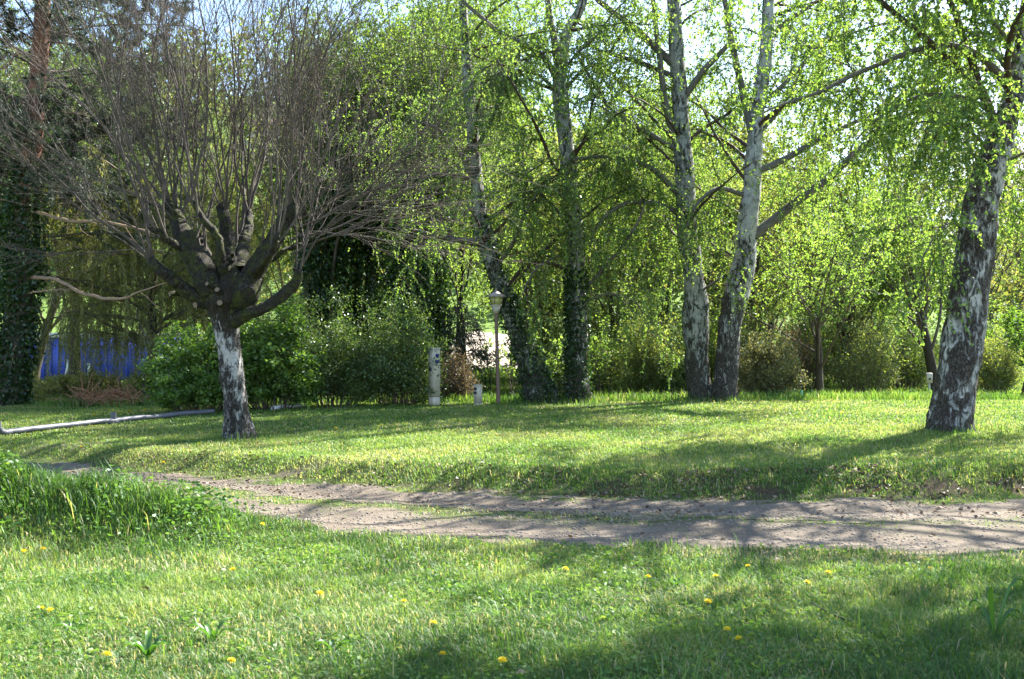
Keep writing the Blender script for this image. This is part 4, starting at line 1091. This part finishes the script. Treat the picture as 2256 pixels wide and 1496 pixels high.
M_POLE = plain('red_brown_pole_paint', (.17, .105, .085), .45, 20, .3)
M_LGLASS = plain('greenish_lantern_glass', (.42, .42, .14), .25, 6, .15, spec=.5)
M_LROOF = plain('pale_lantern_roof', (.36, .31, .30), .5, 10, .2)
M_CREAM = plain('cream_plastic', (.46, .42, .34), .5, 8, .12)
M_GREYP = plain('weathered_grey_panel', (.40, .41, .37), .6, 8, .15)
M_BLUEP = plain('blue_socket_plastic', (.02, .03, .16), .4, 8, .1)
M_DARKP = plain('dark_socket_plastic', (.03, .03, .045), .4, 8, .1)
M_PIPE = plain('grey_pvc', (.085, .09, .11), .5, 6, .5, spec=.5)
M_TEAL = plain('teal_plastic', (.08, .42, .34), .5, 8, .1)
M_BLUE = plain('blue_paint', (.06, .095, .48), .5, 2, .25)
M_WHITE = plain('white_paint', (.75, .76, .80), .5, 3, .08)
M_RAIL = plain('white_rail', (.80, .80, .78), .5, 3, .08)
M_RENDER = plain('pale_render', (.72, .64, .54), .85, 1.2, .12)
M_ROOFT = plain('clay_roof', (.30, .19, .14), .85, 3, .3)
M_DARKW = plain('dark_window', (.03, .035, .04), .2, 3, .1)
M_GRAVEL = plain('pale_gravel', (.46, .40, .33), .95, 3.5, .22, .5)
M_ROAD = plain('grey_asphalt', (.16, .16, .16), .9, 6, .2)
M_YELLOW = leaf_mat('dandelion_yellow', [(0, (.72, .50, .008)), (1, (.78, .62, .015))], .2, (1.0, 1.0, .8), .02)
M_STEM = leaf_mat('flower_stem', [(0, (.10, .15, .04)), (1, (.16, .14, .06))], .2, (1.3, 1.3, .8), .04)
M_WEED = leaf_mat('broad_weed_leaf', [(0, (.035, .10, .015)), (1, (.075, .16, .03))], .38, (1.7, 1.7, .7), .08, .35)

# lamp post
d = 23.4; b = G(1098, 884); b = np.array([W(1098, 884, d)[0], d, gz(W(1098, 884, d)[0], d)])
top = W(1093, 690, d)
root = thing('street_lamp', b, 'park lamp with red-brown pole and square tapered lantern under a pale roof', 'street lamp')
P = np.stack([b + (top - b) * t for t in np.linspace(-.02, 1, 8)])
v, q = tubes(P, np.array([.052, .047, .044, .042, .041, .040, .040, .040]), 14)
build('pole', v, q, M_POLE, root, smooth=True)
def frustum(c, z0, z1, w0, w1, rz):
    ca, sa = math.cos(rz), math.sin(rz); V = []
    for z, w in ((z0, w0), (z1, w1)):
        for x, y in ((-1, -1), (1, -1), (1, 1), (-1, 1)):
            V.append((c[0] + w * (x * ca - y * sa), c[1] + w * (x * sa + y * ca), z))
    return np.array(V), [np.array([[0, 3, 2, 1], [4, 5, 6, 7], [0, 1, 5, 4], [1, 2, 6, 5], [2, 3, 7, 6], [3, 0, 4, 7]])]
zt = top[2]; rz = .5
v, f = frustum(top, zt - .01, zt + .16, .045, .088, rz); build('lantern_cup', v, f, M_CREAM, root)
v, f = frustum(top, zt + .16, zt + .19, .098, .098, rz); build('lantern_rim', v, f, M_CREAM, root)
v, f = frustum(top, zt + .19, zt + .37, .085, .115, rz); lan = build('lantern_glass', v, f, M_LGLASS, root)
for x, y in ((-1, -1), (1, -1), (1, 1), (-1, 1)):
    ca, sa = math.cos(rz), math.sin(rz); e = np.array([x * ca - y * sa, x * sa + y * ca, 0])
    v, q = tubes(np.stack([top * [1, 1, 0] + e * .087 + [0, 0, zt + .19], top * [1, 1, 0] + e * .117 + [0, 0, zt + .37]]), np.array([.009, .009]), 6); build('corner_bar', v, q, M_POLE, lan)
v, f = frustum(top, zt + .37, zt + .39, .168, .172, rz); v2, f2 = frustum(top, zt + .39, zt + .50, .17, .03, rz)
build('lantern_roof', np.vstack([v, v2]), [f[0], f2[0] + 8], M_LROOF, root)
v, q = tubes(np.stack([top * [1, 1, 0] + [0, 0, zt + .495], top * [1, 1, 0] + [0, 0, zt + .52], top * [1, 1, 0] + [0, 0, zt + .555]]), np.array([.02, .028, .004]), 10)
build('finial', v, q, M_LROOF, root, smooth=True)

# pedestals
def pedestal(label, px, d, h, w, rz, sock, body_m, two_tone=None):
    x = W(px, 880, d)[0]; b = onground(x, d)
    root = thing('utility_pedestal', b, label, 'utility pedestal')
    v, f = box(b - [0, 0, .05], w * .96, w * .96, .24 if h > .8 else .1, rz, .012); build('base', v, f, M_CREAM, root)
    z0 = .20 if h > .8 else .05
    v, f = box(b + [0, 0, z0], w, w, h - z0, rz, .018); bd = build('body', v, f, body_m, root)
    v, f = box(b + [0, 0, h - .003], w * 1.06, w * 1.06, .035, rz, .01); build('cap', v, f, body_m, root)
    for (face, z, r, m) in sock:
        n = np.array([math.cos(rz + face), math.sin(rz + face), 0])
        v, f = disc(b + n * (w / 2 - .002) + [0, 0, z], n, r, .035); s = build('socket', v, f, m, root)
    return root


pedestal('tall pale utility pedestal with blue sockets, half hidden by the dense bush', 957, 22.5, 1.24, .2, math.radians(38), [(-math.pi / 2, 1.10, .04, M_BLUEP), (-math.pi / 2, .97, .05, M_BLUEP), (math.pi, .8, .045, M_DARKP)], M_CREAM)
pedestal('knee-high cream utility pedestal with dark sockets left of the lamp post', 1053, 22.8, .43, .155, math.radians(50), [(math.pi, .37, .035, M_DARKP), (math.pi, .28, .035, M_DARKP)], M_CREAM)
# socket box on a post
x = W(2047, 850, 29.5)[0]; b = onground(x, 29.5)
root = thing('socket_box', b, 'small white box with a dark socket left of the big leaning birch base', 'socket box')
v, f = box(b, .05, .05, .35, 0); build('post', v, f, M_GREYP, root)
v, f = box(b + [0, 0, .34], .17, .09, .29, 0, .01); build('body', v, f, M_CREAM, root)
v, f = disc(b + [0, -.044, .46], (0, -1, 0), .035, .02); build('socket', v, f, M_DARKP, root)
# teal peg
d = 24.0; x = W(1767, 880, d)[0]; b = onground(x, d)
v, q = tubes(np.stack([b + [0, 0, -.03], b + [-.005, 0, .1], b + [-.01, 0, .22], b + [-.012, 0, .235]]), np.array([.018, .02, .02, .006]), 10)
root = thing('marker_peg', b, 'teal plastic marker peg standing at the lawn edge by the pale bush', 'marker peg')
build('stake', v, q, M_TEAL, root, smooth=True)

# grey pipes lying on the lawn
def on_lawn(px, py, up):
    p = G(px, py + 4); p[2] += up; return p


ra = .05
A = on_lawn(18, 955, ra); B = on_lawn(250, 930, ra); Cc = on_lawn(470, 908, ra)
root = thing('drain_pipe', [A[0], A[1], A[2] - ra], 'long grey drain pipe with an upturned elbow lying on the lawn left of the pollard', 'pipe')
for P0, P1 in ((A, B), (B, Cc)):
    L = np.stack([P0 + (P1 - P0) * t for t in np.linspace(0, 1, 12)]); L[:, 2] = gz(L[:, 0], L[:, 1]) + ra + .01
    v, q = tubes(L, np.full(12, ra), 16); build('pipe_length', v, q, M_PIPE, root, smooth=True)
dv = nrm(A - B)
el = np.stack([A - dv * .05, A + dv * .06, A + dv * .14 + [0, 0, .03], A + dv * .19 + [0, 0, .10], A + dv * .2 + [0, 0, .2]])
v, q = tubes(el, np.array([ra * 1.15, ra * 1.12, ra * 1.1, ra * 1.1, ra * 1.18]), 16); build('elbow', v, q, M_PIPE, root, smooth=True)
dv = nrm(B - A)
v, q = tubes(np.stack([B - dv * .14, B - dv * .13, B + dv * .13, B + dv * .14]), np.array([ra * .9, ra * 1.22, ra * 1.22, ra * .9]), 16)
tee = build('tee_joint', v, q, M_PIPE, root, smooth=True)
v, q = tubes(np.stack([B, B + [0, 0, .17]]), np.array([ra * .95, ra * 1.1]), 14); build('tee_outlet', v, q, M_PIPE, tee, smooth=True)
A = on_lawn(600, 900, .04); B = on_lawn(662, 894, .04)
root = thing('pipe_scrap', [A[0], A[1], A[2] - .04], 'short bright scrap of pipe in the grass under the right layered bush', 'pipe')
L = np.stack([A, A * .5 + B * .5 + [0, 0, .02], B]); v, q = tubes(L, np.full(3, .05), 12); build('pipe_length', v, q, M_WHITE, root, smooth=True)
M_ = A * .2 + B * .8; v, q = tubes(np.stack([M_, M_ + [.02, 0, .14]]), np.array([.04, .045]), 12); build('outlet', v, q, M_PIPE, root, smooth=True)

# brush pile
c0 = G(240, 893); n = 260
root = thing('brush_pile', c0, 'pile of orange-brown dead branches under the weeping tree', 'brush pile')
a = rng.random(n) * 6.283; rr = np.sqrt(rng.random(n)) * .75
p0 = c0 + np.stack([np.cos(a) * rr, np.sin(a) * rr * .6, .02 + .35 * rng.random(n) * (1 - rr)], 1)
dd = nrm(np.stack([rng.normal(size=n), rng.normal(size=n) * .5, .3 + .3 * rng.normal(size=n)], 1))
p = grow(p0, dd, .25 + .5 * rng.random(n), 5, .15, (0, 0, -.12))
v, q = tubes(p, (.006 + .01 * rng.random(n))[:, None] * np.linspace(1, .4, 6)[None], 5)
build('sticks', v, q, plain('orange_dead_wood', (.36, .20, .11), .8, 9, .45), root)
nl = 2600; cc, T, i, t = spawn(p, nl); v, q = leaves(cc, rng.normal(size=(nl, 3)), .05, .03, .15)
build('dead_leaves', v, q, leaf_mat('rusty_dead_leaf', [(0, (.14, .06, .03)), (1, (.34, .18, .09))], .15, (1.2, 1, .8), .03), root, tint=rng.random(nl))

# blue container
d = 46.0; x0 = W(-230, 800, d)[0]; x1 = W(470, 800, d)[0]; zt = W(0, 744, d)[2]; zb = float(gz(x1, d)) - .05; cx = (x0 + x1) / 2
root = thing('container', [cx, d + 1.2, zb], 'long blue container with a white roof edge and white lettering behind the weeping tree', 'container')
Ln = x1 - x0; g = Geo()
v, f = box((cx, d + 1.2, zb), Ln, 2.4, zt - zb); g.add(v, f[0])
for k in range(46):
    v, f = box((x0 + .15 + k * (Ln - .3) / 45, d - .012, zb + .12), .10, .03, zt - zb - .2); g.add(v, f[0])
g.build('body', M_BLUE, root)
v, f = box((cx, d + 1.2, zt + .002), Ln + .08, 2.56, .22); build('roof_edge', v, f, M_WHITE, root)
g = Geo()
def stroke(p0, p1, w):
    a = W(*p0, d - .05); c = W(*p1, d - .05); u = nrm(c - a); s = np.cross(u, [0, 1, 0]) * w / FPX * d / 2
    f0 = np.array([0, -.012, 0])
    V = np.array([a - s, a + s, c + s, c - s, a - s + f0, a + s + f0, c + s + f0, c - s + f0])
    g.add(V, np.array([[3, 2, 1, 0], [4, 5, 6, 7], [0, 1, 5, 4], [1, 2, 6, 5], [2, 3, 7, 6], [3, 0, 4, 7]]))
for s_ in (((151, 792), (146, 826), 6), ((147, 822), (159, 822), 6), ((166, 806), (155, 845), 6), ((196, 800), (196, 838), 6), ((176, 841), (199, 841), 7)): stroke(*s_)
g.build('lettering', M_WHITE, root)

# white railing on the hill foot and the pale house above
d = 80.0
xs = np.linspace(W(505, 0, d)[0], W(735, 0, d)[0], 6)
root = thing('railing', [xs[0], d, float(gz(xs[0], d))], 'white double-rail railing on the hillside behind the pollard', 'railing')
for py in (655, 661, 668, 674):
    z = W(0, py, d)[2]; L = np.stack([xs, np.full(6, d), np.full(6, z)], 1); v, q = tubes(L, np.full(6, .045), 6); build('rail', v, q, M_RAIL, root)
for x in xs:
    zb = float(gz(x, d)) - .3; zt_ = W(0, 653, d)[2]
    v, f = box((x, d + .08, min(zb, zt_ - 1)), .07, .07, zt_ - min(zb, zt_ - 1)); build('post', v, f, M_RAIL, root)
d = 118.0
xa, xb = W(535, 0, d)[0], W(700, 0, d)[0]; zb = W(0, 345, d)[2]; zt = W(0, 285, d)[2]; cx = (xa + xb) / 2; gb = min(float(gz(cx, d)), zb) - .5
root = thing('hillside_house', [cx, d + 3, gb], 'pale house high on the wooded hillside behind the pollard shoots', 'house')
v, f = box((cx, d + 3, gb), xb - xa, 6, zt - gb); build('wall', v, f, M_RENDER, root)
rv = np.array([(xa - .4, d - .5, zt), (xb + .4, d - .5, zt), (xb + .4, d + 6.5, zt), (xa - .4, d + 6.5, zt), (xa - .4, d + 3, zt + 1.9), (xb + .4, d + 3, zt + 1.9)])
build('roof', rv, [np.array([[0, 1, 5, 4], [2, 3, 4, 5], [3, 2, 1, 0]]), np.array([[1, 2, 5], [3, 0, 4]])], M_ROOFT, root)
for k in range(3):
    v, f = box((xa + (k + .5) * (xb - xa) / 3, d - .02, zb + 1.0), 1.0, .1, 1.2); build('window', v, f, M_DARKW, root)

# pale gravel bank and road beyond the lamp
nx_, ny_ = 60, 14
X_, S_ = np.meshgrid(np.linspace(-3.9, 2.4, nx_), np.linspace(0, 1, ny_))
hgt_ = 1.7 * sst(np.minimum((X_ + 3.9) / 1.4, (2.4 - X_) / 1.6)) * (.9 + .2 * fbm(X_ * 1.1, X_ * 0, 3))
Yb = 42.5 + 9.0 * S_
Zb = gz(X_, 42.5 + 0 * S_) - .03 + hgt_ * sst(S_ * .9 + .1) + .12 * (fbm(X_ * 2, S_ * 4, 8) - .5)
ii = (np.arange(ny_ - 1)[:, None] * nx_ + np.arange(nx_ - 1)[None]).reshape(-1)
g = build('gravel_bank', np.stack([X_, Yb, Zb], -1).reshape(-1, 3), np.stack([ii, ii + 1, ii + 1 + nx_, ii + nx_], -1), M_GRAVEL, smooth=True)
tag(g, 'bright pale gravel bank beyond the lamp post', kind='structure')
X_, S_ = np.meshgrid(np.linspace(-9, 14, 90), np.linspace(0, 1, 6))
Yr = 37.3 + 3.2 * S_ + .0 * X_
ii = (np.arange(5)[:, None] * 90 + np.arange(89)[None]).reshape(-1)
g = build('road', np.stack([X_, Yr, gz(X_, Yr) + .02], -1).reshape(-1, 3), np.stack([ii, ii + 1, ii + 91, ii + 90], -1), M_ROAD, smooth=True)
tag(g, 'grey road passing behind the trees', kind='structure')

# ------------------------------------------------------------------ far wood
g = Geo(); NT = 520; made = 0
while made < NT:
    y = 56 + 185 * rng.random() ** 1.1; x = (rng.random() * 2 - 1) * (.62 * y + 6)
    if -44 < x < -8 and y < 84 and not (y < 60 and x > -14): continue
    if abs(x - cx) < 7 and 96 < y < 126: continue
    if y < 62 and -6 < x < 6: continue
    if x > .10 * y and y < 64: continue
    made += 1
    h = (6 + 6 * rng.random()) * (1.0 if x < .1 * y else .85); w = h * (.24 + .14 * rng.random()); z0 = float(gz(x, y))
    n = 420 if y < 110 else 240
    u = nrm(rng.normal(size=(n, 3))); r_ = rng.random(n) ** .45
    lump = .75 + .5 * fbm(u[:, 0] * 2.2 + x, u[:, 2] * 2.2 + u[:, 1] * 1.7 + y, 4)
    c = np.array([x, y, z0 + h * .58]) + u * (r_ * lump)[:, None] * np.array([w, w, h * .44])
    sz = .30 + .0022 * y
    v, q = leaves(c, nrm(u + rng.normal(size=(n, 3))), sz * (.7 + .8 * rng.random(n)), sz * .8, .1)
    sp = rng.choice([.15, .3, .45, .62, .75, .9])
    g.add(v, q, tq=np.clip(sp + .14 * rng.normal(size=n), 0, 1))
o = g.build('forest', M_FOREST); tag(o, 'wooded hillside of mixed spring greens far behind', kind='stuff')

# ------------------------------------------------------------------ flowers and small things in the grass
def dandelion_mesh():
    g = Geo()
    for ring, (n, r, z, up) in enumerate(((26, .024, .0, .10), (22, .019, .004, .30), (16, .013, .007, .6), (9, .007, .009, 1.0))):
        a = np.linspace(0, 6.283, n, endpoint=False) + .13 * ring
        A = np.stack([np.cos(a), np.sin(a), up + .1 * rng.normal(size=n)], 1); A = nrm(A)
        B = np.stack([-np.sin(a), np.cos(a), 0 * a], 1) * .0022
        c = np.array([0, 0, z])
        V = np.stack([c - B * .5 + 0 * A, c + B * .5 + 0 * A, c + A * r + B, c + A * r - B], 1)
        g.add(V.reshape(-1, 3), np.arange(n * 4).reshape(n, 4), tq=.3 + .7 * rng.random(n))
    return g


proto = None
def dandelion(px, py, label, group, h=.06, sc=1.0):
    global proto
    gp_ = G(px, py + 900 * h / max(G(px, py)[1], 4))
    loc = gp_.copy()
    if proto is None:
        root = thing('dandelion', loc, label, 'flower', group)
        fl = dandelion_mesh().build('flower_head', M_YELLOW); fl.parent = root; fl.location = (0, 0, h); fl.rotation_euler = (.25, 0, 0)
        v, q = tubes(np.array([[.004, .006, -.01], [0, .004, h * .5], [0, 0, h]]), np.array([.003, .0025, .0022]), 6)
        sm = build('stem', v, q, M_STEM, None, np.full(len(q), .4), True); sm.parent = root
        proto = root
        kids = [fl, sm]
    else:
        root = proto.copy(); COL.objects.link(root); kids = []
        for ch in list(proto.children):
            k = ch.copy(); COL.objects.link(k); k.parent = root; kids.append(k)
        root['label'] = label; root['group'] = group
        root.location = Vector([float(t) for t in loc])
    root.rotation_euler = (0, 0, rng.random() * 6.28)
    s = sc * (.85 + .35 * rng.random()); root.scale = (s, s, s)


DG = 'dandelions in the foreground grass'
for px, py, lb in (
        (95, 1222, 'yellow dandelion at the shaded foot of the mound, right one of a pair'),
        (52, 1227, 'yellow dandelion at the shaded foot of the mound, left one of a pair'),
        (578, 1163, 'yellow dandelion on the right slope of the mound near the track edge'),
        (513, 1270, 'yellow dandelion in half shade below the right slope of the mound'),
        (705, 1325, 'pale sunlit dandelion in the bright grass left of centre'),
        (890, 1336, 'yellow dandelion at the edge of the bright sunlit patch, left of centre'),
        (956, 1385, 'yellow dandelion in shade just below the sunlit patch'),
        (975, 1460, 'yellow dandelion near the bottom edge, left one of a centre pair'),
        (1107, 1474, 'yellow dandelion near the bottom edge, right one of a centre pair'),
        (1246, 1267, 'yellow dandelion at the upper rim of the bright grass, centre'),
        (1428, 1283, 'yellow dandelion right of centre beside a broad-leaf weed'),
        (1577, 1283, 'yellow dandelion with a leaning stem right of centre'),
        (1648, 1260, 'yellow dandelion highest of those by the dry track margin'),
        (1778, 1295, 'yellow dandelion close below the dry margin, left one of a right-hand pair'),
        (1824, 1274, 'yellow dandelion close below the dry margin, right one of a right-hand pair'),
        (2050, 1268, 'small lone dandelion at the far right by the dry margin'),
        (1560, 1340, 'yellow dandelion alone left of the curved stick'),
        (1602, 1398, 'yellow dandelion in deep shade, upper one of a tight pair'),
        (1627, 1420, 'yellow dandelion in deep shade, lower one of a tight pair'),
        (235, 1465, 'yellow dandelion at the bottom left beside a clump of broad leaves'),
        (510, 1469, 'yellow dandelion at the bottom edge right of the broad-leaf clump'),
        (110, 1359, 'wide yellow dandelion in full sun at the left, lower of two touching'),
        (92, 1354, 'wide yellow dandelion in full sun at the left, upper of two touching')):
    dandelion(px, py, lb, DG)
for px, py in ((740, 948), (178, 992), (360, 1028), (285, 912), (320, 908), (255, 916), (206, 921), (1855, 915), (440, 984), (60, 966)):
    dandelion(px, py, 'tiny yellow dandelion dotted on the mown lawn beyond the track', 'dandelions on the lawn', .07, 1.25)


def weed(px, py, label, n, L, wd, up):
    c = G(px, py); root = thing('broad_leaf_weed', c, label, 'weed')
    for k in range(n):
        a = 6.283 * k / n + .4 * rng.normal(); l = L * (.7 + .5 * rng.random()); u = up * (.6 + .8 * rng.random())
        dv = np.array([math.cos(a), math.sin(a), 0]); s = np.array([-dv[1], dv[0], 0]); K = 7
        t = np.linspace(0, 1, K); prof = np.sin(np.pi * np.clip(t * .93 + .07, 0, 1)) ** .7 * wd * .5
        z = u * l * np.sin(t * 2.1) * .8; ctr = c + dv * (t * l * .9)[:, None] + np.stack([0 * t, 0 * t, z + .005], 1)
        V = np.stack([ctr - s * prof[:, None] + [0, 0, .008], ctr + [0, 0, -.002], ctr + s * prof[:, None] + [0, 0, .008]], 1)
        i = np.arange(K - 1)[:, None] * 3
        Q = np.vstack([i + [0, 1, 4, 3], i + [1, 2, 5, 4]])
        build('leaf', V.reshape(-1, 3), Q, M_WEED, root, np.full(len(Q), rng.random()), True)


weed(325, 1458, 'clump of broad upright leaves near the bottom left', 11, .13, .034, .9)
weed(468, 1420, 'smaller pair of broad leaf blades right of the bottom-left clump', 6, .12, .03, 1.0)
weed(160, 1395, 'low rosette of leaves in the sunlit grass at the left', 10, .09, .024, .5)
weed(735, 1440, 'dull broad leaves in the shade at the bottom, left of centre', 9, .10, .028, .6)
weed(1490, 1296, 'pale broad leaves beside a dandelion right of centre', 7, .08, .022, .8)
weed(2190, 1415, 'thick upright leaves in the shaded grass at the bottom right', 6, .2, .028, 1.5)
# curved stick
pts = [G(1788, 1346), G(1825, 1366), G(1875, 1384), G(1925, 1388), G(1975, 1384)]
pts = np.array([(*(p + [0, 0, .05 - .008 * k]), .0055 - .0006 * k) for k, p in enumerate(pts)])
p, r = cat(pts, 24); v, q = tubes(p, r, 8, .15, 2)
o = build('stick', v, q, M_DARKBARK, smooth=True); tag(o, 'thin curved dark stick lying in the grass at the lower right', 'stick')
pts = np.array([(*(G(a, b_) + [0, 0, .03]), .003) for a, b_ in ((1085, 1308), (1115, 1311), (1140, 1312), (1168, 1316))])
p, r = cat(pts, 14); v, q = tubes(p, r, 6); o = build('stick', v, q, M_BARE, smooth=True); tag(o, 'thin pale twig lying in the bright sunlit grass at the centre', 'stick')

# ------------------------------------------------------------------ camera, light, sky
cam = bpy.data.cameras.new('camera'); co = bpy.data.objects.new('camera', cam); COL.objects.link(co)
co.location = (0, 0, CAMZ); co.rotation_euler = (math.pi / 2, 0, 0)
cam.sensor_width = 36; cam.lens = 36 * FPX / 2256; cam.shift_y = (HY - 748) / 2256; cam.clip_end = 3000
cam.dof.use_dof = True; cam.dof.focus_distance = 17.5; cam.dof.aperture_fstop = 5.6
SC.camera = co
AZ, EL = math.radians(46), math.radians(43)
sd = Vector((math.sin(AZ) * math.cos(EL), math.cos(AZ) * math.cos(EL), math.sin(EL)))
sun = bpy.data.lights.new('sun', 'SUN'); sun.energy = 5.0; sun.angle = math.radians(.5); sun.color = (1, .955, .87)
so = bpy.data.objects.new('sun', sun); COL.objects.link(so); so.rotation_euler = sd.to_track_quat('Z', 'Y').to_euler(); so.location = (20, 20, 30)
w = bpy.data.worlds.new('World'); SC.world = w; w.use_nodes = True
nt = w.node_tree
for n_0 in list(nt.nodes): nt.nodes.remove(n_0)
sky = nt.nodes.new('ShaderNodeTexSky'); sky.sky_type = 'NISHITA'; sky.sun_disc = False; sky.sun_elevation = EL; sky.sun_rotation = AZ
sky.dust_density = .7; sky.air_density = 1.0; sky.ozone_density = 1.5
bg = nt.nodes.new('ShaderNodeBackground'); bg.inputs[1].default_value = .09
wo = nt.nodes.new('ShaderNodeOutputWorld')
nt.links.new(sky.outputs[0], bg.inputs[0]); nt.links.new(bg.outputs[0], wo.inputs[0])
SC.view_settings.view_transform = 'Standard'; SC.view_settings.look = 'None'; SC.view_settings.exposure = 2.5; SC.view_settings.gamma = 1
cy = SC.cycles
cy.max_bounces = 7; cy.diffuse_bounces = 4; cy.glossy_bounces = 2; cy.transmission_bounces = 4; cy.transparent_max_bounces = 4
cy.use_denoising = True; cy.caustics_reflective = False; cy.caustics_refractive = False; cy.sample_clamp_indirect = 6
